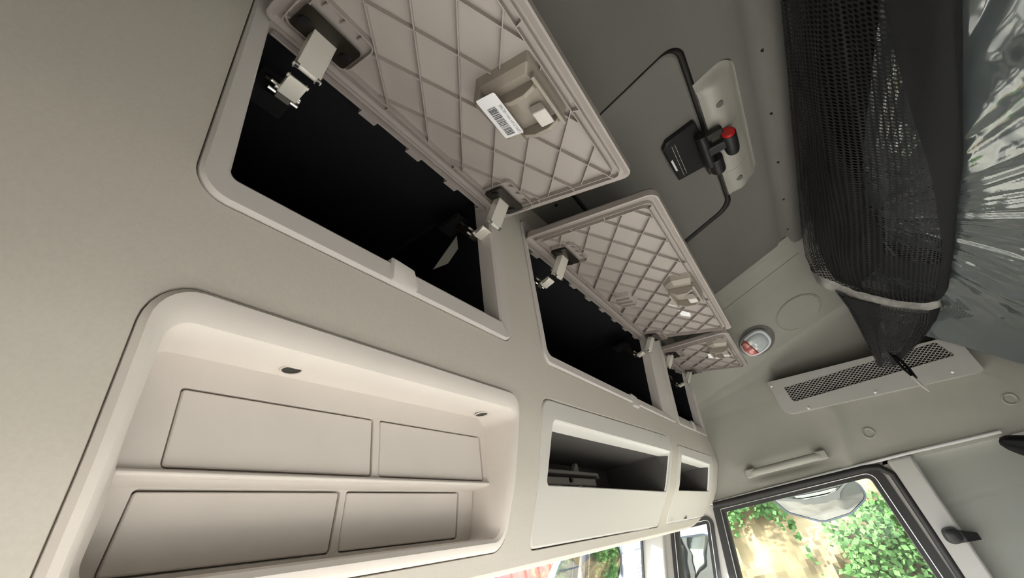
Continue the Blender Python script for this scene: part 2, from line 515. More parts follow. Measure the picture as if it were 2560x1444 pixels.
mb = MB(); mb.box((.128, .4625, .1205), (.650, .505, .1260))
mb.build('shelf_ledge', M_SHELF, con, bevel=.004, seg=3)
for lps, t_ in ((pan_u, tu), (pan_l, tl)):
    for lp in lps:
        q = inset(lp, .0022); mb = MB()
        q2 = inset(lp, .0034)
        vv, ff = fill(q2, [])
        mb.add([t_(.001)(p) for p in vv], ff)
        mb.loft([[t_(.001)(p) for p in q2], [t_(.0022)(p) for p in q], [t_(.02)(p) for p in q]], True)
        mb.build('blank_panel', M_SHELF, con)
for x in (.253, .612):
    mb = MB(); mb.cyl((x, .437, .2322), (x, .437, .245), .011, 20)
    mb.build('mounting_hole', M_DARK, con)
    mb = MB(); mb.tube([(x + .0115 * math.cos(k * math.pi / 12), .437 + .0115 * math.sin(k * math.pi / 12), .2318) for k in range(25)], .0012, 6)
    mb.build('hole_rim', M_SHELF, con)

# ------------------------------------------------------------------ STORAGE POCKETS (inserts in the console)
def pocket(lp_o, ii, ri, label, depth, first):
    x0 = min(p[0] for p in lp_o); x1 = max(p[0] for p in lp_o)
    t = thing('storage_pocket', ((x0 + x1) / 2, .45, .01), label, 'storage pocket', 'open storage pockets in the overhead console')
    pi = roundpoly(ii, ri, 8, NE)
    a = inset(lp_o, .003); b = inset(lp_o, .006)
    mb = MB()
    def P(d):
        return lambda p: S(p, d)
    v, f = fill(b, [pi], .03)
    mb.add([S(p, -.001) for p in v], f)
    mb.loft([[S(p, .012) for p in a], [S(p, .0015) for p in a], [S(p, -.001) for p in b]], True)
    zt = max(p[1] for p in pi); zb = min(p[1] for p in pi)
    ri1 = [S(p, .003) for p in inset(pi, .0015)]
    mb.loft([[S(p, -.001) for p in pi], ri1], True)
    ztp = max(p[1] for p in pi)
    jam = [S(p, .046 if p[1] > ztp - .016 else .007) for p in inset(pi, .0035)]
    jm = MB(); jm.loft([ri1, jam], True)
    jm.build('mouth_lip', M_LIP, t, ang=35, fix=False)
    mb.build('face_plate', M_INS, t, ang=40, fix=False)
    # hollow
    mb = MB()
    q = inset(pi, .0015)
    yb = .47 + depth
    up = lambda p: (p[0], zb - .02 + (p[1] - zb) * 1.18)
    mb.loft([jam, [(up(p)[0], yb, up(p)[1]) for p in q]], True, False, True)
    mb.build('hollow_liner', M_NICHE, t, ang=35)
    return t
pk = pocket(ni_o, [(.775, .113), (1.612, .108), (1.617, .226), (.792, .234)], [.012, .004, .004, .018], 'wide open storage pocket in the middle of the console, slotted rail inside', .16, True)
# rails inside the middle pocket
mb = MB()
mb.box((.80, .545, .176), (1.33, .57, .186)); mb.box((1.33, .55, .172), (1.345, .57, .186))
for x in (.98, 1.22):
    mb.prism([(x - .03, .56, .186), (x + .012, .56, .186), (x + .012, .56, .212), (x, .56, .214)], (0, .012, 0))
mb.build('upper_rail', M_RAIL, pk, bevel=.002)
mb = MB()
mb.box((.80, .535, .142), (.925, .58, .158))
mb.box((.93, .52, .140), (1.24, .58, .160)); mb.box((1.238, .53, .134), (1.25, .58, .152))
for x in (1.0, 1.12):
    mb.box((x, .516, .132), (x + .014, .53, .1405))
mb.build('slotted_rail', M_RAIL, pk, bevel=.003)
for p in ((.99, .562, .199), (1.235, .562, .199), (1.075, .517, .153)):
    mb = MB(); mb.cyl((p[0], p[1] - .003, p[2]), (p[0], p[1] + .01, p[2]), .006, 12)
    mb.build('rail_hole', M_DARK, pk)
for x in (.87, 1.05):
    mb = MB(); mb.cyl((x, .55, .108), (x, .55, .122), .008, 12); mb.cyl((x, .55, .122), (x, .55, .126), .005, 8)
    mb.build('screw', M_NICK, pk)
pocket(cu_o, [(1.770, .112), (2.300, .112), (2.285, .218), (1.765, .226)], [.006, .004, .004, .010], 'narrow open storage pocket at the far right end of the console', .13, False)

# ------------------------------------------------------------------ STORAGE LOCKERS with raised doors
EV = Vector((0, .02 - .338, .600 - .690)); DL = EV.length; EV.normalize()
UV = Vector((1, 0, 0)); NV = UV.cross(EV)           # NV points down to the viewer: the inner face of the door
H0 = Vector((0, .338, .690))
def D(u, v, n=0.0):
    return H0 + UV * u + EV * v + NV * n
def clip(p, q, poly):
    """part of segment inside a convex polygon -> (t0, t1) or None"""
    n = len(poly); A = sum(poly[i][0] * poly[(i + 1) % n][1] - poly[(i + 1) % n][0] * poly[i][1] for i in range(n)); sg = 1 if A > 0 else -1
    t0, t1 = 0.0, 1.0; d = (q[0] - p[0], q[1] - p[1])
    for i in range(n):
        a, b = poly[i], poly[(i + 1) % n]
        nx, ny = -(b[1] - a[1]) * sg, (b[0] - a[0]) * sg
        num = nx * (p[0] - a[0]) + ny * (p[1] - a[1]); den = nx * d[0] + ny * d[1]
        if abs(den) < 1e-12:
            if num < 0: return None
        else:
            t = -num / den
            if den > 0: t0 = max(t0, t)
            else: t1 = min(t1, t)
    return (t0, t1) if t1 > t0 else None
def wall_loop(mb, lp, th, h, n0=0.0):
    q = inset(lp, th)
    mb.loft([[D(*p, n0) for p in lp], [D(*p, n0 + h) for p in lp], [D(*p, n0 + h) for p in q], [D(*p, n0) for p in q]], True)
def bar(mb, p, q, th, h, n0=0.0):
    p, q = Vector(p), Vector(q)
    t = (q - p)
    if t.length < .003: return
    w_ = Vector((-t.y, t.x)).normalized() * th / 2
    a = [p + w_, q + w_, q - w_, p - w_]
    mb.loft([[D(*x, n0) for x in a], [D(*x, n0 + h) for x in a]], True, False, True)

def locker(k, corners, ca, sa, sb, hinge_u, latch, label, seed):
    """corners: door outline in door coordinates; ca/sa rib pitch and slope of family a, sb slope of family b"""
    d = L[k]
    t = thing('storage_locker', ((d['i'][0][0] + d['i'][1][0]) / 2, .36, d['i'][0][1]), label, 'locker', 'storage lockers in the overhead console')
    o, i = lo[k], li[k]
    # -- frame
    mb = MB()
    a = inset(o, .0022); b = inset(o, .006)
    m1 = [tuple(Vector(p).lerp(Vector(q), .85)) for p, q in zip(b, i)]
    mb.loft([[S(p, .012) for p in a], [S(p, -.0015) for p in a], [S(p, -.0045) for p in b], [S(p, -.0035) for p in m1], [S(p, .0005) for p in i], [S(p, .035) for p in inset(i, .001)]], True)
    mb.build('locker_frame', M_TRIM, t, ang=35, fix=False)
    # -- black hollow
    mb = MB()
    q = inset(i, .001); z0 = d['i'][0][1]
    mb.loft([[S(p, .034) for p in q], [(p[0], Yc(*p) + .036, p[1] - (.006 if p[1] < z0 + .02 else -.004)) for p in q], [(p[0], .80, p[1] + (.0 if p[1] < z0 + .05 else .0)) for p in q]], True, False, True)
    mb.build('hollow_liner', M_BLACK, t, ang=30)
    # -- raised striker tab in the bottom of the frame
    x0, x1 = (d['i'][0][0], d['i'][1][0]); xm = x0 + (x1 - x0) * (.50 if k == 1 else .62 if k == 2 else .52); hw = .030
    mb = MB()
    zb = z0
    tab = roundpoly([(xm - hw, zb - .034), (xm + hw, zb - .034), (xm + hw * .55, zb + .004), (xm - hw * .95, zb + .0075)], [.004, .010, .006, .004], 4, 2)
    mb.loft([[S(p, .020) for p in tab], [S(p, -.004) for p in tab], [S(p, -.0075) for p in inset(tab, .004)]], True, True, True)
    mb.build('striker_tab', M_TRIM, t, ang=40)
    # -- door
    dp = roundpoly(corners, [.014, .014, .020, .020], 7, 3)
    dm = MB()
    e1 = inset(dp, .0035); e2 = inset(dp, .013)
    v, f = fill(e2, [])
    dm.add([D(*p, .000) for p in v], f)
    dm.loft([[D(*p, .000) for p in e2], [D(*p, .0035) for p in e1], [D(*p, .0025) for p in dp], [D(*p, -.012) for p in dp], [D(*p, -.017) for p in e1]], True)
    v, f = fill(e1, [])
    dm.add([D(*p, -.017) for p in v], f)
    door = dm.build('locker_door', M_DOOR, t, ang=30)
    u0 = min(p[0] for p in corners); u1 = max(p[0] for p in corners)
    # hinge-side flange with small catches
    fm = MB()
    ha, hb = corners[0], corners[1]
    fm.loft([[D(ha[0] + .012, -.020, .004), D(hb[0] - .012, -.020, .004)], [D(ha[0] + .012, -.022, -.002), D(hb[0] - .012, -.022, -.002)], [D(ha[0] + .012, .002, -.004), D(hb[0] - .012, .002, -.004)], [D(ha[0] + .012, .004, .003), D(hb[0] - .012, .004, .003)]], False)
    fm.loft([[D(ha[0] + .02, -.010, .001), D(hb[0] - .02, -.010, .001)], [D(ha[0] + .02, -.010, .010), D(hb[0] - .02, -.010, .010)], [D(ha[0] + .02, -.013, .010), D(hb[0] - .02, -.013, .010)]], False)
    nt = max(3, int((u1 - u0) / .11))
    for j in range(nt):
        uu = ha[0] + .09 + (hb[0] - ha[0] - .14) * j / (nt - 1)
        fm.obox(D(uu, -.024, .000), UV * .017, EV * .006, NV * .004)
    fm.build('hinge_flange', M_DOOR, door, ang=30)
    # double rim with cross ties
    r1 = roundpoly(inset(corners, .017), [.010, .010, .016, .016], 7, 3); r2 = roundpoly(inset(corners, .029), [.008, .008, .014, .014], 7, 3)
    rm = MB()
    wall_loop(rm, r1, .0016, .009); wall_loop(rm, r2, .0016, .010)
    nn = len(r1); acc = 0.0
    for j in range(nn):
        acc += (Vector(r1[j]) - Vector(r1[j - 1])).length
        if acc > .075:
            acc = 0; bar(rm, r1[j], r2[j], .0022, .0085)
    rm.build('double_rim', M_DOOR, door, ang=30)
    # diagonal ribs clipped to the inner rim, pockets left free
    field = inset(corners, .0305)
    pk_ = []
    for hu in hinge_u:
        pk_.append(roundpoly(rect(hu - .052, hu + .052, .024, .098), .014, 5, 1))
    lu0, lu1, lv0, lv1 = latch
    pk_.append(roundpoly([(lu0 + .03, lv0), (lu1 - .002, lv0 + .004), (lu1, lv1), (lu0, lv1), (lu0, lv0 + .03)], .004, 4, 1))
    gm = MB()
    for slope in (sa, sb):
        vlo = .0; off = (ca * .55) if slope < 0 else ca * .28
        ints = [c for s_ in range(-40, 60) for c in [off + s_ * ca]]
        for c in ints:
            p = (u0, c); q = (u1, c + slope * (u1 - u0))
            r = clip(p, q, field)
            if not r: continue
            segs = [r]
            for pp in pk_:
                x = clip(p, q, pp)
                if x:
                    ns = []
                    for s0, s1 in segs:
                        if x[0] > s0: ns.append((s0, min(s1, x[0])))
                        if x[1] < s1: ns.append((max(s0, x[1]), s1))
                    segs = [s for s in ns if s[1] > s[0]]
            for s0, s1 in segs:
                P = Vector(p).lerp(Vector(q), s0); Q = Vector(p).lerp(Vector(q), s1)
                bar(gm, P, Q, .0017, .0085)
    gm.build('rib_grid', M_DOOR, door, ang=30)
    for pp in pk_[:-1]:
        pm = MB()
        wall_loop(pm, pp, .0018, .010)
        cu = sum(x[0] for x in pp) / len(pp)
        for du in (-.028, .0, .028):
            pm.prism([D(cu + du - .001, .097, .0), D(cu + du - .001, .078, .0), D(cu + du - .001, .097, .011)], UV * .002)
        pm.build('hinge_pocket', M_DOOR, door, ang=30)
    # latch housing
    lm = MB()
    lp = pk_[-1]; cx, cy = (lu0 + lu1) / 2 + .008, (lv0 + lv1) / 2 + .012
    def sh(lp, k_, n):
        return [D(cx + (p[0] - cx) * k_, cy + (p[1] - cy) * k_, n) for p in lp]
    lm.loft([sh(lp, 1, 0), sh(lp, .93, .016), sh(lp, .78, .026)], True, False, True)
    lm.build('latch_base', M_LATCH, door, ang=25, bevel=.0015)
    bm_ = MB()
    hu = (lu1 - lu0) * .30
    for sg in (-1, 1):
        arc = [(lv1 - .072, .026), (lv1 - .072, .040), (lv1 - .050, .050), (lv1 - .024, .050), (lv1 - .008, .040), (lv1 - .004, .026)]
        bm_.prism([D(cx + sg * hu - .004, vv, nn_) for vv, nn_ in arc], UV * .008)
    bm_.obox(D(cx, lv1 - .074, .036), UV * (hu + .004), EV * .003, NV * .012)
    bm_.obox(D(cx, lv1 - .003, .031), UV * (hu + .014), EV * .003, NV * .006)
    bm_.build('latch_cradle', M_LATCH, door, ang=30, bevel=.001)
    lb = MB()
    lb.obox(D(cx + .012, lv1 - .024, .040), UV * .016, EV * .012, (NV * .010 + EV * .004))
    lb.build('latch_bolt', M_TRIM, door, ang=30, bevel=.002)
    sp = MB()
    sp.tube([D(cx - hu + .006 + .002 * math.sin(j), lv1 - .046 + .0035 * math.cos(j * 1.2), .040 + .0035 * math.sin(j * 1.2)) for j in range(14)], .0012, 6)
    sp.build('latch_spring', M_NICK, door)
    # -- hinges
    for hu in hinge_u:
        hg = MB()
        A = D(hu, .050, .016)
        Pv = Vector((hu, .2886, .678)); E = Vector((hu, .331, .619)); E2 = Vector((hu, .352, .622)); G = Vector((hu, .376, .617)); Wl = Vector((hu, .413, .672))
        ax = (E - Pv).normalized(); nn2 = ax.cross(UV).normalized()
        if nn2.y > 0: nn2 = -nn2
        c = (Pv + E) / 2; hl = (E - Pv).length / 2
        hg.obox(c + nn2 * .004, UV * .0165, ax * hl, nn2 * .0012)
        for sg in (-1, 1):
            hg.obox(c - nn2 * .003 + UV * (sg * .0165), UV * .0012, ax * hl, nn2 * .0085)
        h = hg.build('hinge_arm', M_NICK, t, ang=30, bevel=.0008)
        for q in (Pv, E):
            for sg in (-1, 1):
                kn = MB(); kn.cyl(q + UV * (sg * .0135) + nn2 * .003, q + UV * (sg * .0185) + nn2 * .003, .0042, 10)
                kn.build('knuckle', M_CHROME, h)
        # mounting plate on the door
        pl = MB(); pp = roundpoly(rect(hu - .044, hu + .044, .028, .074), .006, 4, 1)
        pl.loft([[D(*p, .010) for p in pp], [D(*p, .0125) for p in pp]], True, True, True)
        pl.build('mounting_plate', M_STEEL, h)
        for du in (-.033, .033):
            s_ = MB(); s_.cyl(D(hu + du, .050, .0125), D(hu + du, .050, .0165), .0075, 14); s_.cyl(D(hu + du, .050, .0165), D(hu + du, .050, .0172), .003, 6)
            s_.build('screw', M_DARK, h)
        # short link, pins and body inside the locker
        lk = MB()
        ax2 = (G - E2).normalized(); n3 = ax2.cross(UV).normalized()
        if n3.z > 0: n3 = -n3
        c2 = (E2 + G) / 2
        lk.obox(c2 + n3 * .004, UV * .0125, ax2 * ((G - E2).length / 2 + .003), n3 * .0011)
        for sg in (-1, 1):
            lk.obox(c2 + UV * (sg * .0128), UV * .0011, ax2 * ((G - E2).length / 2 + .003), n3 * .005)
        lk.build('hinge_link', M_NICK, h, bevel=.0006)
        for q, hw_ in ((Pv + nn2 * .002, .021), (E + nn2 * .001, .021), (E2, .016), (G, .018)):
            pn = MB(); pn.cyl(q - UV * hw_, q + UV * hw_, .0028, 10); pn.build('pivot_pin', M_NICK, h)
        for q in (G + Vector((0, .012, .006)), G + Vector((0, .006, .016))):
            pn = MB(); pn.cyl(q - UV * .022, q + UV * .022, .0024, 8); pn.build('pivot_pin', M_NICK, h)
        bd = MB()
        ax3 = (Wl - G).normalized(); n4 = ax3.cross(UV).normalized()
        bd.obox((Wl + G) / 2 + Vector((0, .008, .004)), UV * .011, ax3 * ((Wl - G).length / 2), n4 * .009)
        bd.cyl(Wl - UV * .024 + Vector((0, -.012, -.01)), Wl + UV * .024 + Vector((0, -.012, -.01)), .003, 8)
        bd.build('hinge_body', M_STEEL, h, bevel=.0015)
        # bracket tying the hinge body to the roof of the hollow
        br = MB(); br.obox((hu, .43, .680), UV * .03, (0, .03, 0), (0, 0, .006))
        br.build('inner_bracket', M_DARK, h)
    return t, door

T1, D1 = locker(1, [(.100, .0), (.676, .0), (.684, .318), (.085, .318)], .0785, .45, -.80, (.167, .612), (.340, .466, .156, .281), 'nearest and leftmost storage locker, its raised door bearing a barcode sticker', 1)
T2, D2 = locker(2, [(.778, .0), (1.735, .0), (1.740, .340), (.760, .340)], .078, .63, -.64, (.905, 1.69), (1.175, 1.345, .225, .315), 'widest storage locker in the middle of the console, its ribbed door raised', 2)
T3, D3 = locker(3, [(1.925, .0), (2.40, .0), (2.36, .318), (1.765, .318)], .088, .63, -.64, (1.985, 2.345), (1.86, 2.01, .215, .30), 'small far right storage locker, raised door with a tiny square sticker', 3)
# barcode sticker on the first latch
lab = MB()
def Dp(u, v, n):
    P = D(u, v); return P * (1 + n / P.dot(NV))
LB0 = Dp(.371, .161, .036); LU = Dp(.466, .157, .036) - LB0; LVv = Dp(.372, .198, .052) - LB0
LN = LU.cross(LVv).normalized()
if LN.dot(NV) < 0: LN = -LN
def Lp(a, b, n=0.0):
    return LB0 + LU * a + LVv * b + LN * (.0035 + n)
lpoly = roundpoly([(0, 0), (1, 0), (1, 1), (0, 1)], .06, 5, 4)
v, f = fill(lpoly, [])
lab.add([Lp(*p) for p in v], f); lab.loft([[Lp(*p) for p in lpoly], [Lp(*p, -.0006) for p in lpoly]], True)
lbl = lab.build('sticker', M_WHITE, D1)
lbl['label'] = 'white barcode sticker'
bars = MB(); rnd = random.Random(3); a = .25
while a < .95:
    wd = rnd.choice([.006, .006, .010, .016, .020]); gp = rnd.choice([.007, .007, .011, .017])
    bars.add([Lp(a, .20, .0002), Lp(a + wd, .20, .0002), Lp(a + wd, .62, .0002), Lp(a, .62, .0002)], [(0, 1, 2, 3)])
    a += wd + gp
stuff(bars.build('barcode', M_INK, D1))
def text_mesh(txt, org, ax, ay, size, m, parent, name, width=None):
    cu = bpy.data.curves.new('t', 'FONT'); cu.body = txt; cu.size = 1.0
    ob = bpy.data.objects.new('t', cu); COL.objects.link(ob)
    dg = bpy.context.evaluated_depsgraph_get(); dg.update()
    me = ob.evaluated_get(dg).to_mesh()
    vs = [tuple(v_.co) for v_ in me.vertices]; fs = [tuple(p.vertices) for p in me.polygons]
    ob.evaluated_get(dg).to_mesh_clear(); bpy.data.objects.remove(ob); bpy.data.curves.remove(cu)
    wx = max(v_[0] for v_ in vs); sx = (width / wx) if width else size
    mb = MB(); ax, ay = Vector(ax).normalized(), Vector(ay).normalized()
    mb.add([Vector(org) + ax * v_[0] * sx + ay * v_[1] * size for v_ in vs], fs)
    return mb.build(name, m, parent, ang=0, fix=False)
text_mesh('LJ091ZHWYM1182768', Lp(.97, .93, .0002), -LU, -LVv, .0095, M_INKG, D1, 'serial_number', LU.length * .70)
# small stickers and drilled hole on the doors
mb = MB(); mb.cyl(D(.545, .225, .0001), D(.545, .225, .0006), .0028, 12); mb.build('drilled_hole', M_DARK, D1)
def patch(poly, n, m, parent, name):
    mb = MB(); mb.loft([[D(*p, n) for p in poly], [D(*p, n + .0006) for p in poly]], True, True, True)
    return mb.build(name, m, parent)
patch([(1.455, .210), (1.50, .240), (1.545, .232), (1.515, .205)], .0006, M_WHITE, D2, 'sticker')['label'] = 'small white hexagonal paper sticker'
patch([(1.385, .195), (1.425, .225), (1.455, .215), (1.42, .185)], .0006, M_TRIM, D2, 'moulding_mark')
q = patch([(1.955, .205), (1.99, .245), (2.06, .235), (2.03, .195)], .030, M_WHITE, D3, 'sticker'); q['label'] = 'small square white sticker'

# clip block on the middle door
mb = MB()
cl = roundpoly([(1.225, .06), (1.335, .055), (1.335, .105), (1.29, .125), (1.225, .115)], .006, 4, 1)
mb.loft([[D(*p, 0) for p in cl], [D(*p, .012) for p in inset(cl, .006)]], True, False, True)
for du in (.0, .03, .06):
    mb.obox(D(1.25 + du, .085, .014), UV * .002, EV * .022, NV * .004)
mb.build('clip_block', M_DOOR, D2, ang=30)
# grey plate in the first hollow, standing for light through a gap
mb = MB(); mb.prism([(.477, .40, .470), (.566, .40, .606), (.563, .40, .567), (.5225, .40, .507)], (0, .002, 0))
fl = mb.build('gap_light_plate', M_GAPLIGHT, T1); fl['label'] = 'grey plate standing for light through a gap'

# ------------------------------------------------------------------ ROOF HATCH
ht = thing('roof_hatch', (1.18, .01, roofz(0) + .02), 'square grey roof hatch panel with rounded corners and black rubber seal', 'hatch')
hp = roundpoly(rect(HX0 + .008, HX1 - .020, HY0 + .018, HY1 - .008), .05, 8, 4)
mb = MB()
e = inset(hp, .006)
v, f = fill(e, [], .06)
R_ = lambda p, d=0: (p[0], p[1], roofz(p[1]) + d)
mb.add([R_(p, .004) for p in v], f)
mb.loft([[R_(p, .004) for p in e], [R_(p, .008) for p in hp], [R_(p, .04) for p in hp]], True)
mb.build('hatch_panel', M_HATCH, ht, ang=40)
mb = MB()
mid = [((p[0] + q[0]) / 2, (p[1] + q[1]) / 2) for p, q in zip(hp, h_out)]
cx_ = [Vector(R_(p, .014)) for p in mid]
rings = []
for p, q in zip(hp, h_out):
    a_ = Vector(R_(p, .010)); b_ = Vector(R_(q, .010)); up = Vector((0, 0, .012)); m_ = (a_ + b_) / 2; h_ = (b_ - a_) / 2
    rings.append([m_ + h_ * math.cos(t_) + up * math.sin(t_) for t_ in np.linspace(0, 2 * math.pi, 9)[:-1]])
mb.loft(rings + [rings[0]], True)
mb.build('rubber_seal', M_RUB, ht, ang=60)
# bracket tray on the roof behind the hatch
bt = thing('latch_bracket', (1.22, -.26, roofz(-.26)), 'pale satin bracket tray fixed to the ceiling behind the roof hatch', 'bracket')
bx0, bx1, by0, by1 = .935, 1.505, -.318, -.196
def brk(x, y):
    s_ = (y + .245) / .045
    e = min(1, (x - bx0) / .035, (bx1 - x) / .035, (y - by0) / .02); e = max(0, e); e = e * e * (3 - 2 * e)
    f_ = min(1, (x - bx0) / .02, (bx1 - x) / .02, (y - by0) / .012); f_ = max(0, f_)
    d = .010 * e + .024 * e * math.exp(-s_ * s_ * 1.2) - .004 * f_ * (1 - e)
    if y > -.215: d += .006 * (y + .215) / .02 * e
    return (x, y, roof_prof(y) - d - .001)
mb = MB()
bo = roundpoly([(bx0, by1), (bx0, by0), (bx1, by0), (bx1, by1)], [.004, .055, .055, .004], 8, 10)
v, f = fill(bo, [], .009)
mb.add([brk(*p) for p in v], f)
lipp = [brk(x, by1) for x in np.linspace(bx0, bx1, 60)]
mb.loft([lipp, [(p[0], p[1] + .002, roofz(by1) + .02) for p in lipp]], False)
mb.build('bracket_tray', M_SATIN, bt, ang=50)
for x in (1.034, 1.409):
    p = Vector(brk(x, -.244)); mb = MB(); mb.cyl(p + Vector((0, 0, -.0012)), p + Vector((0, 0, .008)), .011, 20)
    mb.build('bolt_hole', M_NICHE, bt)
for x in (1.150, 1.345):
    mb = MB(); mb.tube([Vector(brk(x, y)) + Vector((0, 0, -.0003)) for y in np.linspace(-.285, -.205, 14)], .0012, 6)
    mb.build('weld_step', M_SATIN, bt)
# black latch
lt = thing('hatch_latch', (1.16, -.16, roofz(-.16) - .01), 'black hatch latch with chrome striped pad and handle with a red button', 'latch')
mb = MB()
pad = roundpoly([(1.045, -.170), (1.030, -.075), (1.05, -.055), (1.215, -.062), (1.262, -.185)], .008, 4, 1)
mb.loft([[R_(p, .006) for p in pad], [R_(p, -.012) for p in pad], [R_(p, -.016) for p in inset(pad, .005)]], True, False, True)
mb.build('latch_pad', M_DARK, lt, ang=30)
for dy in (0, .010):
    mb = MB(); mb.tube([R_((1.055, -.083 - dy), -.0165), R_((1.205, -.083 - dy), -.0165)], .0012, 6)
    mb.build('chrome_line', M_CHROME, lt)
mb = MB(); mb.prism([R_((1.105, -.070), -.0162), R_((1.165, -.072), -.0162), R_((1.160, -.066), -.0162), R_((1.105, -.064), -.0162)], (0, 0, -.0008))
mb.build('white_mark', M_WHITE, lt)
mb = MB(); z = roofz(-.16)
mb.cyl((1.085, -.168, z - .030), (1.235, -.168, z - .030), .017, 20)
mb.build('pivot_barrel', M_DARK, lt, bevel=.002)
mb = MB(); mb.cyl((1.215, -.186, z - .026), (1.285, -.186, z - .026), .024, 20)
mb.obox((1.255, -.172, z - .016), (.03, 0, 0), (0, .018, 0), (0, 0, .014))
mb.build('latch_hook', M_DARK, lt, bevel=.004)
mb = MB()
mb.obox((1.165, -.203, z - .036), (.018, 0, 0), (0, .036, 0), (0, 0, .010))
mb.build('handle_arm', M_DARK, lt, bevel=.004)
mb = MB(); mb.obox((1.108, -.200, z - .030), (.012, 0, 0), (0, .028, 0), (0, 0, .010))
mb.build('side_lug', M_RUB, lt, bevel=.004)
mb = MB()
mb.tube([(1.135, -.240, .952), (1.15, -.240, .952), (1.205, -.240, .952), (1.222, -.240, .952), (1.230, -.240, .952)], [.0215, .022, .022, .019, .012], 24)
mb.build('handle_barrel', M_DARK, lt, ang=30)
mb = MB(); mb.tube([(1.136, -.240, .952), (1.131, -.240, .952), (1.128, -.240, .952)], [.0195, .0195, .016], 24)
mb.build('red_button', M_RED, lt, ang=30)

# ------------------------------------------------------------------ READING LAMP and blanking cover on the cove
p, a, b, n = wall_frame(-.048, .705)
lamp = thing('reading_lamp', tuple(p), 'round clear reading lamp with a red corner lens on the right cove', 'lamp')
def disc_ring(c, a, b, n, ra, rb, prof, seg=40, pw=2.0):
    rings = []
    for r_, h_ in prof:
        ring = []
        for k_ in range(seg):
            th = 2 * math.pi * k_ / seg; cs, sn = math.cos(th), math.sin(th)
            cs = math.copysign(abs(cs) ** (2 / pw), cs); sn = math.copysign(abs(sn) ** (2 / pw), sn)
            ring.append(c + a * (ra * r_ * cs) + b * (rb * r_ * sn) + n * h_)
        rings.append(ring)
    return rings
mb = MB(); mb.loft(disc_ring(p + a * -.012, a, b, n, .088, .070, [(1.06, -.004), (1.04, .004), (.95, .006), (.90, .001), (.6, -.002)]), True, False, True)
mb.build('lamp_bezel', M_HATCH, lamp, ang=40)
mb = MB(); mb.loft(disc_ring(p, a, b, n, .074, .058, [(1.0, .0), (1.0, .018), (.93, .027), (.80, .030), (.74, .024)], 40, 2.6), True)
mb.build('lamp_body', M_LENSRIM, lamp, ang=40)
mb = MB(); mb.loft(disc_ring(p, a, b, n, .058, .045, [(1.0, .022), (.98, .029), (.8, .034), (.5, .038), (.2, .0395)], 40, 2.4), True, False, True)
mb.build('clear_lens', M_LENS, lamp, ang=60)
mb = MB()
seg_ = roundpoly([(.022, -.043), (.060, -.030), (.070, .004), (.060, .040), (.034, .050)], [.004, .012, .02, .01, .004], 5, 1)
seg_ = [(q[0], q[1]) for q in seg_]
mb.loft([[p + a * q[0] + b * q[1] + n * .020 for q in seg_], [p + a * q[0] + b * q[1] + n * .040 for q in seg_], [p + a * q[0] + b * q[1] + n * .043 for q in inset(seg_, .006)]], True, True, True)
mb.build('red_lens', M_REDL, lamp, ang=30)
p, a, b, n = wall_frame(-.292, .700)
mb = MB(); mb.loft(disc_ring(p, a, b, n, .112, .072, [(1.05, .0), (1.03, .003), (1.0, .0035), (.985, .0005), (.96, .0025), (.80, .002), (.5, .001), (.2, .001)]), True, False, True)
tag(mb.build('speaker_cover', M_WALL, ang=30), 'plain oval grey cover on the cove to the right of the lamp', 'cover')

# ------------------------------------------------------------------ SPEAKER PLATE with diamond mesh
gt = thing('speaker_grille', (2.48, -.36, .30), 'long pale speaker plate with black diamond mesh and screws on the right wall', 'grille')
XG = 2.462
go = roundpoly([(-.010, .352), (-.745, .296), (-.745, .460), (-.008, .520)], [.05, .01, .01, .008], 8, 8)
go = [(q[0], q[1]) for q in go]
gh = roundpoly([(-.070, .397), (-.70, .384), (-.68, .459), (-.064, .473)], [.012, .005, .005, .003], 4, 4)
def G_(d):
    return lambda q: (XG + d + (.02 if False else 0), q[0], q[1])
mb = MB(); slab(mb, go, [gh], G_(0), G_(.044))
mb.build('grille_plate', M_PILLAR, gt, bevel=.0012)
# perforated sheet as real diamond holes
mb = MB(); vs, fs = [], []
py, pz = .0195, .0125
def dia(cy, cz, ky):
    return [(XG + .006, cy + dy * py * ky, cz + dz * pz * ky) for dy, dz in ((-.5, 0), (0, -.5), (.5, 0), (0, .5))]
nb = 0
for j in range(-12, 12):
    for i in range(0, 52):
        cy = -.06 - i * py - (j % 2) * py / 2; cz = .43 + j * pz / 2
        if not inside((cy, cz), gh): continue
        o_ = dia(cy, cz, 1.0); i_ = dia(cy, cz, .74)
        vs += o_ + i_
        fs += [(nb + k_, nb + (k_ + 1) % 4, nb + 4 + (k_ + 1) % 4, nb + 4 + k_) for k_ in range(4)]
        nb += 8
mb.add(vs, fs)
stuff(mb.build('perforated_sheet', M_PILLAR, gt, ang=0, fix=False))
mb = MB(); v, f = fill(inset(gh, -.004), []); mb.add([(XG + .020, q[0], q[1]) for q in v], f)
mb.build('grille_backing', M_BLACK, gt)
for q in ((-.018, .497), (-.114, .352), (-.379, .336), (-.655, .326)):
    mb = MB(); mb.loft(disc_ring(Vector((XG, q[0], q[1])), Vector((0, 1, 0)), Vector((0, 0, 1)), Vector((-1, 0, 0)), .0065, .0065, [(1, 0), (1, .002), (.7, .004), (.25, .0045)], 14), True, False, True)
    mb.build('screw', M_NICK, gt)

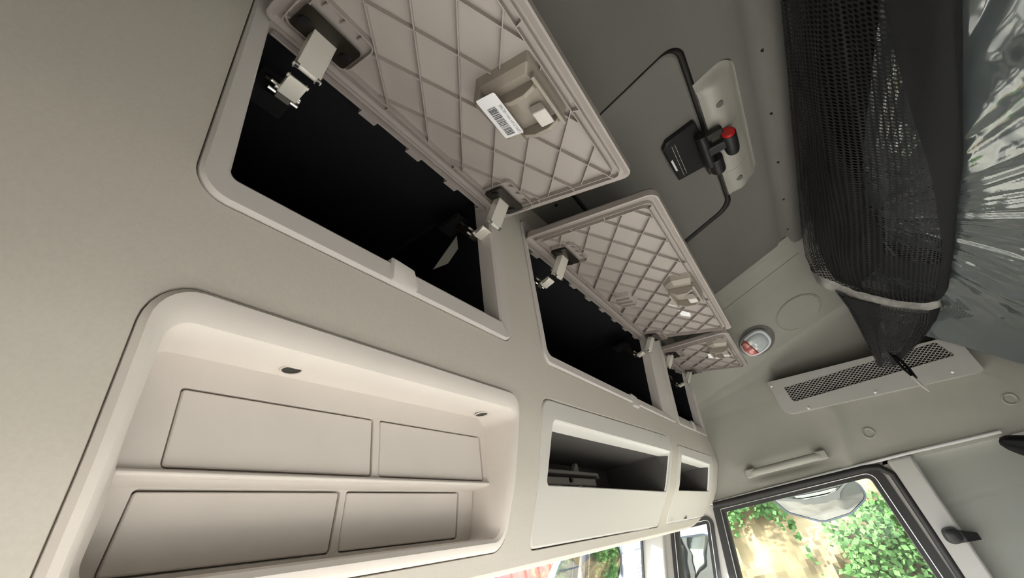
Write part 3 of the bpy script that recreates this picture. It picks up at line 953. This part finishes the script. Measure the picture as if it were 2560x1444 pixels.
# ring plugs on the side liner
for i, (y, z, lb) in enumerate(((-.274, .19, 'small round ring plug on the right wall above the grab handle'), (-.757, .178, 'small round ring plug on the right wall, further back near the bunk'))):
    t_ = float(np.interp(z, [q[0] for q in WP], _t)); c = Vector(wall_pt(t_, y))
    mb = MB(); mb.loft(disc_ring(c, Vector((0, 1, 0)), Vector((0, 0, 1)), Vector((-1, 0, 0)), .024, .024, [(1.05, -.002), (1.0, .003), (.82, .005), (.70, .001), (.62, -.0005), (.2, .001)], 28), True, False, True)
    tag(mb.build('wall_plug', M_WALL, ang=30), lb, 'plug', 'ring plugs on the right wall')

# grab handle
gh_ = thing('grab_handle', (2.47, .09, .14), 'pale moulded grab handle on the right wall above the door', 'handle')
mb = MB()
hy = np.linspace(.262, -.078, 30)
rings = []
for y in hy:
    s_ = (y - .092) / .17; o_ = 1 - abs(s_) ** 6
    x = 2.492 - .040 * max(0, o_) ** .4; zc = .150 + .0 * s_
    hgt = .017; wd = .014
    rings.append([Vector((x + wd * math.cos(t_), y, zc + hgt * math.sin(t_))) for t_ in np.linspace(0, 2 * math.pi, 13)[:-1]])
mb.loft(rings, True, True, True)
mb.build('grip', M_WALL, gh_, ang=50)
for y0, y1 in ((.268, .222), (-.040, -.084)):
    mb = MB(); mb.box((2.448, y1, .133), (2.505, y0, .170))
    mb.build('end_cap', M_WALL, gh_, bevel=.005, seg=3)

# ------------------------------------------------------------------ RIGHT DOOR, pillars, windows
q_o = roundpoly([(.712, .020), (.500, .022), (.660, -.56), (.880, -.56)], [.01, .03, .03, .03], 6, 3)
mw_o = roundpoly([(.462, .052), (-.218, .060), (-.250, -.62), (.580, -.62)], [.02, .05, .03, .03], 8, 4)
mb = MB()
dor = [(.735, .075), (-.280, .082), (-.290, -1.62), (.95, -1.62), (.95, -.62)]
slab(mb, dor, [q_o, mw_o], lambda p: (2.500, p[0], p[1]), lambda p: (2.55, p[0], p[1]))
dr = struct(mb.build('door_1', M_PILLAR, bevel=.004))
def tube_loop(lp, x, r, n=8):
    pts = [Vector((x, p_[0], p_[1])) for p_ in lp]
    cn = sum(pts, Vector()) / len(pts); rings = []
    for i in range(len(pts)):
        t_ = (pts[(i + 1) % len(pts)] - pts[i - 1]).normalized(); a_ = Vector((1, 0, 0)); b_ = t_.cross(a_)
        rings.append([pts[i] + r * (math.cos(2 * math.pi * k_ / n) * a_ + math.sin(2 * math.pi * k_ / n) * b_) for k_ in range(n)])
    m_ = MB(); m_.loft(rings + [rings[0]], True); return m_
def band_loop(lp, x0, x1, d0, d1):
    a_, b_ = inset(lp, d0), inset(lp, d1); m_ = MB()
    A = lambda l, x: [(x, p_[0], p_[1]) for p_ in l]
    m_.loft([A(a_, x1), A(a_, x0), A(b_, x0 + .003), A(b_, x1), A(a_, x1)], True); return m_
for nm, lp in (('window_1', mw_o), ('window_2', q_o)):
    g = MB(); v, f = fill(inset(lp, .012), []); g.add([(2.535, p_[0], p_[1]) for p_ in v], f)
    g.loft([[(2.535, p_[0], p_[1]) for p_ in inset(lp, .012)], [(2.539, p_[0], p_[1]) for p_ in inset(lp, .012)]], True)
    g.add([(2.539, p_[0], p_[1]) for p_ in v], [t_[::-1] for t_ in f])
    go_ = struct(g.build(nm, M_GLASS, ang=0))
    band_loop(lp, 2.492, 2.545, -.018 if nm == 'window_1' else -.004, .012).build('window_seal', M_RUB, go_, ang=40)
    tube_loop(inset(lp, .014), 2.500, .0035).build('highlight_bead', M_CHROME, go_, ang=60)  # added bead stands for the highlight running along the black seal
    band_loop(lp, 2.505, 2.545, .017, .032).build('glass_channel', M_RUB, go_, ang=40)
# door opening weatherstrip and pale strip above the door
mb = MB()
dpth = [(2.488, .47, .058), (2.488, .10, .062), (2.488, -.19, .064), (2.489, -.235, .055), (2.490, -.266, .02), (2.490, -.272, -.2), (2.490, -.282, -.9), (2.49, -.285, -1.6)]
mb.tube(dpth, .014, 10)
struct(mb.build('trim_1', M_RUB, ang=50))
mb = MB(); mb.tube([(2.492, .50, .068), (2.490, .2, .074), (2.488, -.05, .077), (2.486, -.37, .081), (2.486, -.66, .078)], .0065, 8)
struct(mb.build('trim_2', M_STRIP, ang=50))
# B pillar trim and the recessed rear side panel
mb = MB(); mb.box((2.480, -.362, -1.62), (2.55, -.272, .074))
struct(mb.build('trim_3', M_PILLAR, bevel=.012, seg=3))
mb = MB()
def rear(y, z):
    d = .035 * (1 - math.exp(-max(0, -.355 - y) / .03))
    d += .003 * math.exp(-((z + .112 + .08 * (y + .44)) / .005) ** 2)
    return (2.495 + d, y, z)
mb.grid(rear, list(np.linspace(-.355, -1.35, 80)), list(np.linspace(-1.62, .075, 160)))
struct(mb.build('wall_rear_side', M_REAR, ang=60))
# belt anchor on the B pillar
ba = thing('belt_anchor', (2.47, -.335, -.24), 'black seat belt anchor knob on the pale door pillar', 'seat belt')
mb = MB()
mb.loft(disc_ring(Vector((2.480, -.322, -.215)), Vector((0, 1, 0)), Vector((0, 0, 1)), Vector((-1, 0, 0)), .026, .028, [(1.0, 0), (1.0, .020), (.85, .034), (.4, .040)], 24, 2.6), True, True, True)
mb.build('knob', M_DARK, ba, ang=35)
mb = MB()
mb.loft([[(2.476, -.318, -.190), (2.476, -.318, -.243), (2.484, -.318, -.243), (2.484, -.318, -.190)], [(2.468, -.355, -.205), (2.468, -.355, -.243), (2.482, -.355, -.243), (2.482, -.355, -.205)], [(2.500, -.402, -.222), (2.500, -.402, -.246), (2.512, -.402, -.246), (2.512, -.402, -.222)]], True, True, True)
mb.build('belt_guide', M_DARK, ba, bevel=.003)
# black curtain bundle at the end of the strip
ct = MB()
rings = []
for i, s_ in enumerate(np.linspace(0, 1, 14)):
    c = Vector((2.47 - .02 * s_, -.635 - .16 * s_, .045 - .10 * s_)); r_ = .012 + .042 * s_ ** .6
    rings.append([c + Vector((.5 * r_ * math.cos(t_) * (1 + .2 * math.sin(5 * t_)), r_ * .55 * math.cos(t_ + 1), r_ * math.sin(t_) * (1 + .15 * math.cos(4 * t_ + s_ * 3)))) for t_ in np.linspace(0, 2 * math.pi, 29)[:-1]])
ct.loft(rings, True, True, True)
tag(ct.build('bunk_curtain', M_FAB, ang=60), 'bunched black curtain hanging at the end of the pale strip', 'curtain')

# A pillar and windscreen
mb = MB()
mb.prism([(2.42, .838, .06), (2.42, .722, .06), (2.50, .735, .06), (2.52, .80, .06)], (0, .30, -1.0))
struct(mb.build('trim_4', M_PILLAR, bevel=.008, seg=3))
mb = MB()
wy = lambda z: .845 + (.02 - z) * .32
ws = roundpoly([(-.12, .03), (2.44, .03), (2.47, -.86), (-.15, -.86)], .05, 6, 4)
v, f = fill(ws, [])
mb.add([(p_[0], wy(p_[1]), p_[1]) for p_ in v], f)
gw = struct(mb.build('window_3', M_GLASS, ang=0))
m_ = MB(); a_, b_ = inset(ws, -.02), inset(ws, .035)
m_.loft([[(p_[0], wy(p_[1]) - .006, p_[1]) for p_ in a_], [(p_[0], wy(p_[1]) - .006, p_[1]) for p_ in b_], [(p_[0], wy(p_[1]) + .004, p_[1]) for p_ in b_], [(p_[0], wy(p_[1]) + .004, p_[1]) for p_ in a_]], True)
m_.build('window_seal', M_RUB, gw)

# ------------------------------------------------------------------ UPPER BUNK wrapped in film
bk = thing('upper_bunk', (1.3, -.95, .5), 'raised upper bunk wrapped in crinkled shiny plastic film, behind the net', 'bunk')
BN = Vector((0, 1.1, -1)).normalized()          # outward normal of the folded-up underside
def bunk_z(y): return .56 + 1.1 * (y + .68)
mb = MB()
mb.prism([(-.14, -.52, bunk_z(-.52)), (-.14, -1.20, bunk_z(-1.20)), (-.14, -1.28, bunk_z(-1.20) + .07), (-.14, -.60, bunk_z(-.52) + .07)], (2.54, 0, 0))
for i_ in range(len(mb.v)):
    q = Vector(mb.v[i_]) - BN * .03; mb.v[i_] = tuple(q)
mb.build('bunk_board', M_FAB, bk, bevel=.015, seg=3)
fo = Vector((1.62, -.02))
def film(x, l):
    y = -.50 - l * .673; z = bunk_z(y)
    dx, dy = x - fo.x, -l - fo.y
    th = math.atan2(dy, dx); r_ = math.hypot(dx, dy)
    k_ = min(1, r_ / .10) * max(.18, 1 - max(0, x - 1.98) / .35)
    n1 = noise.noise(Vector((th * 6.5, r_ * 1.3, 3.1))) * .016 * (.25 + r_)
    n2 = (abs(noise.noise(Vector((th * 13, r_ * 2.2, 9.7)))) - .2) * .012 * (.3 + r_)
    n3 = noise.noise(Vector((x * 3.4, l * 4.2, 1.3))) * .012
    n4 = abs(noise.noise(Vector((x * 5 + l * 9, l * 14 - x * 9, 4.4)))) * .005
    o_ = (n1 + n2 + n3 + n4) * k_
    dr_ = .09 * (max(0, x - 2.22) / .22) ** 2      # the loose end droops against the side wall
    return (x, y + BN.y * o_, z + BN.z * o_ - dr_)
mb = MB()
mb.grid(film, list(np.linspace(.2, 2.445, 330)), list(np.linspace(0, 1.05, 190)))
fl = mb.build('plastic_film', M_FILM, bk, ang=0, fix=False)
fl.data.shade_smooth()

# ------------------------------------------------------------------ NET hung along the bunk edge
nt_ = thing('bunk_net', (1.4, -.52, .75), 'black mesh bunk net bundled along the ceiling rail, its gathered end hanging', 'net')
SEC = [(.30, (-.437, .995), (-.500, .630), .050), (.75, (-.437, .99), (-.525, .620), .050), (1.25, (-.432, .985), (-.602, .582), .054), (1.65, (-.424, .968), (-.645, .552), .058),
       (1.95, (-.414, .948), (-.665, .520), .060), (2.10, (-.404, .915), (-.685, .535), .058), (2.18, (-.400, .845), (-.690, .548), .050)]
TAIL = [(2.185, (-.430, .735), (-.688, .520), .035), (2.21, (-.438, .660), (-.655, .485), .034), (2.24, (-.432, .565), (-.585, .438), .030), (2.27, (-.424, .470), (-.520, .410), .024), (2.29, (-.414, .410), (-.465, .388), .014)]
def sec_pt(SE, s, t, off=0.0, wr=1.0):
    """s along the bundle (0..1), t round the ring (0 top, 0-.5 front side, .5 bottom, .5-1 back)"""
    xs = [q[0] for q in SE]; x = xs[0] + (xs[-1] - xs[0]) * s
    g = lambda k_, j: float(np.interp(x, xs, [q[k_][j] for q in SE]))
    A = Vector((g(1, 0), g(1, 1))); B = Vector((g(2, 0), g(2, 1))); wd = float(np.interp(x, xs, [q[3] for q in SE]))
    d = B - A; ln = d.length; d.normalize(); nrm = Vector((d.y, -d.x))
    if nrm.x < 0: nrm = -nrm
    c = (A + B) / 2; th = 2 * math.pi * t
    q = c - d * (ln / 2 * math.cos(th)) + nrm * (wd * math.sin(th))
    wv = noise.noise(Vector((x * 1.7, math.cos(th) * 2.6, math.sin(th) * 2.6))) * .016 * wr + noise.noise(Vector((x * 4, math.cos(th) * 7, math.sin(th) * 5 + 4))) * .006 * wr
    rad = (q - c).normalized() if (q - c).length > 1e-6 else nrm
    q = q + rad * (wv * min(1, wd / .04) * (.25 + .75 * abs(math.sin(th))) + off)
    return Vector((x, q.x, q.y))
def hexnet(SE, name, pitch, t0, t1, circ, length, off=0.0, hole=.60, smin=0.0, smax=1.0):
    du = pitch; dv = pitch * .87
    nu = int(length * (smax - smin) / du); nv = int(circ * (t1 - t0) / dv)
    vs, fs = [], []; nb = 0
    hx = [(math.cos(math.pi / 6 + k_ * math.pi / 3), math.sin(math.pi / 6 + k_ * math.pi / 3)) for k_ in range(6)]
    ro = pitch / math.sqrt(3)
    for j in range(nv):
        for i in range(nu):
            cu_, cv_ = (i + .5 * (j % 2)) * du, j * dv
            for rr in (1.0, hole):
                for h_ in hx:
                    s_ = smin + (cu_ + h_[0] * ro * rr) / length; t_ = t0 + (cv_ + h_[1] * ro * rr) / circ
                    vs.append(sec_pt(SE, min(1, max(0, s_)), t_, off))
            fs += [(nb + k_, nb + (k_ + 1) % 6, nb + 6 + (k_ + 1) % 6, nb + 6 + k_) for k_ in range(6)]
            nb += 12
    mb = MB(); mb.add(vs, fs)
    o = mb.build(name, M_NET, nt_, ang=0, fix=False); o.data.shade_smooth()
    return stuff(o)
def solid(SE, name, m, s0, s1, tf0, tf1, off, ns=60, ntt=24, wr=1.0):
    mb = MB()
    mb.grid(lambda s_, k_: sec_pt(SE, s_, tf0(s_) + (tf1(s_) - tf0(s_)) * k_, off, wr), list(np.linspace(s0, s1, ns)), list(np.linspace(0, 1, ntt)))
    return mb.build(name, m, nt_, ang=60, fix=False)
hexnet(SEC, 'net_mesh', .0125, .0, .5, .96, 1.88, 0.0, .62, .22, 1.0)
hexnet(SEC, 'net_mesh', .0125, .52, .98, .96, 1.88, -.004, .60, .22, 1.0)
hexnet(TAIL, 'tail_mesh', .0075, .0, 1.0, .62, .36, 0.0, .58)
cl_ = lambda v_: max(0, min(1, v_))
solid(SEC, 'inner_fold', M_FAB, .0, .985, lambda s_: .13 + .03 * math.sin(s_ * 7), lambda s_: .26 + .05 * math.sin(s_ * 9 + 1), -.014)
solid(SEC, 'inner_fold', M_FAB, .0, .70, lambda s_: .04, lambda s_: .075 + .01 * math.sin(s_ * 19), -.010)
solid(SEC, 'hem_band', M_FAB, .0, 1.0, lambda s_: .335 + .105 * cl_((s_ - .2) / .5), lambda s_: .56, .003)
solid(SEC, 'inner_fold', M_FAB, .78, .86, lambda s_: .30, lambda s_: .47, -.008)
# lining folded inside the bundle, leaves an opening low down
solid(SEC, 'back_lining', M_FAB, .0, 1.0, lambda s_: .60 + .16 * cl_((s_ - .25) / .3), lambda s_: .86, -.010)
solid(TAIL, 'tail_lining', M_FAB, .0, 1.0, lambda s_: .02, lambda s_: .24 - .1 * s_, -.006)
solid(TAIL, 'tail_lining', M_FAB, .0, 1.0, lambda s_: .40, lambda s_: .62, -.004)
# strap round the gathered end
mb = MB()
def strap(t_, k_):
    q = sec_pt(SEC, .985 + .012 * k_, t_, .003); return q + Vector((.028 * k_ + .004 * math.sin(t_ * 40), 0, -.030 * k_))
mb.grid(strap, list(np.linspace(-.03, .53, 50)), [0, .25, .5, .75, 1.0])
mb.build('gather_strap', M_STRAP, nt_, ang=60)
# hook strap and clip hanging from the tip
mb = MB()
pth = [(2.25, -.470, .425), (2.235, -.468, .385), (2.22, -.470, .345), (2.205, -.474, .315), (2.21, -.480, .318), (2.235, -.486, .36), (2.25, -.480, .41)]
rings = []
for q in pth:
    q = Vector(q); rings.append([q + Vector((.012 * math.cos(t_), .006 * math.sin(t_), .012 * math.sin(t_))) for t_ in np.linspace(0, 2 * math.pi, 9)[:-1]])
mb.loft(rings, True, True, True)
mb.build('hook_loop', M_FAB, nt_, ang=50)
mb = MB(); mb.tube([(2.212, -.476, .318), (2.205, -.478, .295), (2.198, -.480, .275), (2.190, -.482, .258), (2.186, -.484, .246)], [.006, .005, .006, .004, .002], 10)
mb.build('metal_clip', M_NICK, nt_, ang=50)

# ------------------------------------------------------------------ OUTSIDE
mb = MB(); mb.box((-30, -30, -2.75), (40, 40, -2.70))
struct(mb.build('ground_outside', M_GRD))
# earth bank with ivy beyond the door
def bank(y, z):
    x = 5.2 + .18 * (z + 2.7) + .22 * noise.noise(Vector((y * 1.1, z * 1.4, 0))) + .10 * abs(noise.noise(Vector((y * 4, z * 3.2, 7))))
    return (x, y, z)
mb = MB(); mb.grid(bank, list(np.linspace(-5, 1.05, 120)), list(np.linspace(-2.72, 2.2, 80)))
bnk = struct(mb.build('bank_outside', M_BANK, ang=0))
rnd = random.Random(11)
lv = MB(); vs, fs = [], []
cnt = 0
while cnt < 26000:
    y = rnd.uniform(-2.2, 1.05); z = rnd.uniform(-1.8, 1.0)
    n_ = noise.noise(Vector((y * .9, z * 1.3, 2.0))) + .35 * noise.noise(Vector((y * 3, z * 3, 5.0)))
    # thick ivy low down and by the front window, bare earth between
    want = -.05 if z < -.45 - .5 * (y + .1) else (-.12 if y > .42 + .15 * z else .36)
    if n_ + rnd.uniform(-.1, .1) > want:
        q = Vector(bank(y, z)) - Vector((rnd.uniform(.02, .22), 0, 0)); r_ = rnd.uniform(.016, .036)
        a_ = Vector((rnd.uniform(-.6, .6), rnd.uniform(-1, 1), rnd.uniform(-1, 1))).normalized(); b_ = a_.cross(Vector((-1, rnd.uniform(-.5, .5), rnd.uniform(-.2, .8)))).normalized()
        b0 = len(vs); vs += [q - a_ * r_, q + b_ * r_ * .7, q + a_ * r_, q - b_ * r_ * .7]; fs.append((b0, b0 + 1, b0 + 2, b0 + 3))
    cnt += 1
lv.add(vs, fs)
iv = stuff(lv.build('ivy', M_LEAF, ang=0, fix=False))
tag(iv, 'bright green ivy growing over the yellow earth bank outside the door window', 'ivy')

# kerb mirror hanging outside the door window
km = thing('kerb_mirror', (3.2, .06, -.13), 'half-round convex kerb mirror hanging outside at the top of the door window', 'mirror')
ko = roundpoly([(.275, .050), (-.170, .040), (-.180, -.050), (-.07, -.110), (.08, -.125), (.225, -.045)], [.02, .05, .05, .07, .09, .06], 7, 3)
kc = (.05, -.02)
def dome(lp, c, x0, bulge, ty=0, tz=0, ks=(1, .9, .75, .5, .25)):
    return [[(x0 - bulge * (1 - k_ * k_) - ty * (p_[0] - c[0]) * k_ - tz * (p_[1] - c[1]) * k_, c[0] + (p_[0] - c[0]) * k_, c[1] + (p_[1] - c[1]) * k_) for p_ in lp] for k_ in ks]
mb = MB(); mb.loft(dome(ko, kc, 3.2, .03, .0, .6), True, False, True); mb.build('mirror_glass', M_MIR, km, ang=60)
mb = MB(); KX = lambda x_, p_: (x_ - .6 * (p_[1] + .02), p_[0], p_[1])
mb.loft([[KX(3.196, p_) for p_ in inset(ko, .003)], [KX(3.196, p_) for p_ in inset(ko, -.006)], [KX(3.23, p_) for p_ in inset(ko, -.006)], [(3.28, p_[0] * .8, p_[1] * .8) for p_ in ko]], True, False, True)
mb.build('mirror_shell', M_TRKD, km, ang=40)
mb = MB(); mb.tube([(3.24, .05, -.02), (3.24, .05, .14), (3.0, .05, .26), (2.505, .05, .28)], .015, 10); mb.build('mirror_arm', M_TRKD, km, ang=50)
# door mirror seen through the quarter window
dm = thing('door_mirror', (2.85, .70, -.36), 'tall rounded rearview mirror seen through the small front quarter window', 'mirror')
do = roundpoly([(.780, -.048), (.630, -.058), (.655, -.30), (.830, -.34), (.835, -.14)], [.03, .03, .05, .04, .04], 6, 3)
mb = MB(); mb.loft(dome(do, (.72, -.17), 2.85, .015, .55, .35), True, False, True); mb.build('mirror_glass', M_MIR, dm, ang=60)
mb = MB(); DX = lambda x_, p_: (x_ - .55 * (p_[0] - .72) - .35 * (p_[1] + .17), p_[0], p_[1])
mb.loft([[DX(2.848, p_) for p_ in inset(do, .002)], [DX(2.848, p_) for p_ in inset(do, -.007)], [DX(2.89, p_) for p_ in inset(do, -.007)], [(2.95, .72 + (p_[0] - .72) * .7, -.17 + (p_[1] + .17) * .7) for p_ in do]], True, False, True)
mb.build('mirror_shell', M_TRKD, dm, ang=40)
mb = MB(); mb.tube([(2.93, .72, -.30), (2.92, .73, -.42), (2.56, .75, -.45)], .014, 10); mb.build('mirror_arm', M_TRKD, dm, ang=50)
# front mirror ahead of the windscreen
fm = thing('front_mirror', (2.6, 1.30, -.22), 'large round front mirror ahead of the windscreen showing the dirt ground', 'mirror')
fo_ = [(2.66 + .30 * math.cos(t_), -.115 + .165 * math.sin(t_)) for t_ in np.linspace(0, 2 * math.pi, 33)[:-1]]
def FM(p_, d): return (p_[0], 1.30 + d - .25 * (p_[0] - 2.66) - .45 * (p_[1] + .115), p_[1])
mb = MB(); mb.loft([[FM((2.66 + (p_[0] - 2.66) * k_, -.115 + (p_[1] + .115) * k_), -.03 * (1 - k_ * k_)) for p_ in fo_] for k_ in (1, .9, .7, .45, .2)], True, False, True); mb.build('mirror_glass', M_MIR, fm, ang=60)
mb = MB(); mb.loft([[FM(p_, -.004) for p_ in inset(fo_, .002)], [FM(p_, -.004) for p_ in inset(fo_, -.008)], [FM(p_, .04) for p_ in inset(fo_, -.008)], [FM((2.66 + (p_[0] - 2.66) * .7, -.115 + (p_[1] + .115) * .7), .09) for p_ in fo_]], True, False, True)
mb.build('mirror_shell', M_TRKD, fm, ang=40)
mb = MB(); mb.tube([(2.72, 1.36, .02), (2.92, 1.27, -.03), (3.05, 1.25, -.20), (3.08, 1.25, -.40)], .028, 12); mb.build('mirror_arm', M_TRKD, fm, ang=50)
# parked white truck beyond the windscreen corner
tk = thing('parked_truck', (11.7, 4.6, -2.7), 'white parked truck outside, seen through the right corner of the windscreen', 'truck')
TX0, TX1, TY = 10.3, 13.1, 4.4
mb = MB()
mb.loft([[(x, TY + .10, .9), (x, TY + 1.1, .9), (x, TY + 1.15, -2.2), (x, TY, -2.2), (x, TY - .05, -1.3), (x, TY, -.25)] for x in (TX0, TX1)], True, True, True)
mb.build('cab_body', M_TRK, tk, bevel=.05, seg=3)
mb = MB(); mb.box((TX0 + .2, TY - .02, -.28), (TX1 - .2, TY + .1, .55)); mb.build('windscreen', M_TRKD, tk, bevel=.05)
for i in range(5):
    mb = MB(); mb.box((TX0 + .5, TY - .10, -.55 - .14 * i), (TX1 - .5, TY - .02, -.47 - .14 * i)); mb.build('grille_bar', M_TRKD, tk, bevel=.01)
mb = MB(); mb.box((TX0 - .02, TY - .16, -1.9), (TX1 + .02, TY + .2, -1.35)); mb.build('bumper', M_TRKD, tk, bevel=.05)
for x in (TX0 + .3, TX1 - .3):
    mb = MB(); mb.box((x - .22, TY - .18, -1.72), (x + .22, TY - .1, -1.50)); mb.build('headlamp', M_LENS, tk, bevel=.03)
for x in (TX0 + .45, TX1 - .45):
    mb = MB(); mb.cyl((x - .16, TY + .9, -2.2), (x + .16, TY + .9, -2.2), .5, 24); mb.build('wheel', M_RUB, tk, bevel=.03)
# red lorry body and white paling fence beyond the windscreen
rt = thing('red_lorry', (9.5, 6.8, -2.7), 'faded red lorry body behind the white paling fence outside', 'truck')
mb = MB(); mb.box((7.4, 6.6, -1.9), (12.2, 8.8, .6)); mb.build('cargo_body', M_REDT, rt, bevel=.03)
for x in np.linspace(7.7, 11.9, 8):
    mb = MB(); mb.box((x - .03, 6.56, -1.85), (x + .03, 6.6, .55)); mb.build('body_rib', M_REDT, rt)
for x in (8.2, 11.2):
    mb = MB(); mb.cyl((x - .5, 6.9, -2.25), (x - .5, 7.3, -2.25), .45, 24); mb.build('wheel', M_RUB, rt, bevel=.03)
fc = thing('paling_fence', (9.0, 6.0, -2.7), 'white pointed paling fence outside in front of the red lorry', 'fence')
for i in range(20):
    x = 6.6 + i * .135
    mb = MB(); mb.prism([(x, 5.9, -2.7), (x + .085, 5.9, -2.7), (x + .085, 5.9, -.42), (x + .0425, 5.9, -.32), (x, 5.9, -.42)], (0, .03, 0)); mb.build('paling', M_TRK, fc)
for z in (-.75, -2.1):
    mb = MB(); mb.box((6.5, 5.93, z), (9.4, 5.97, z + .09)); mb.build('rail', M_TRK, fc)
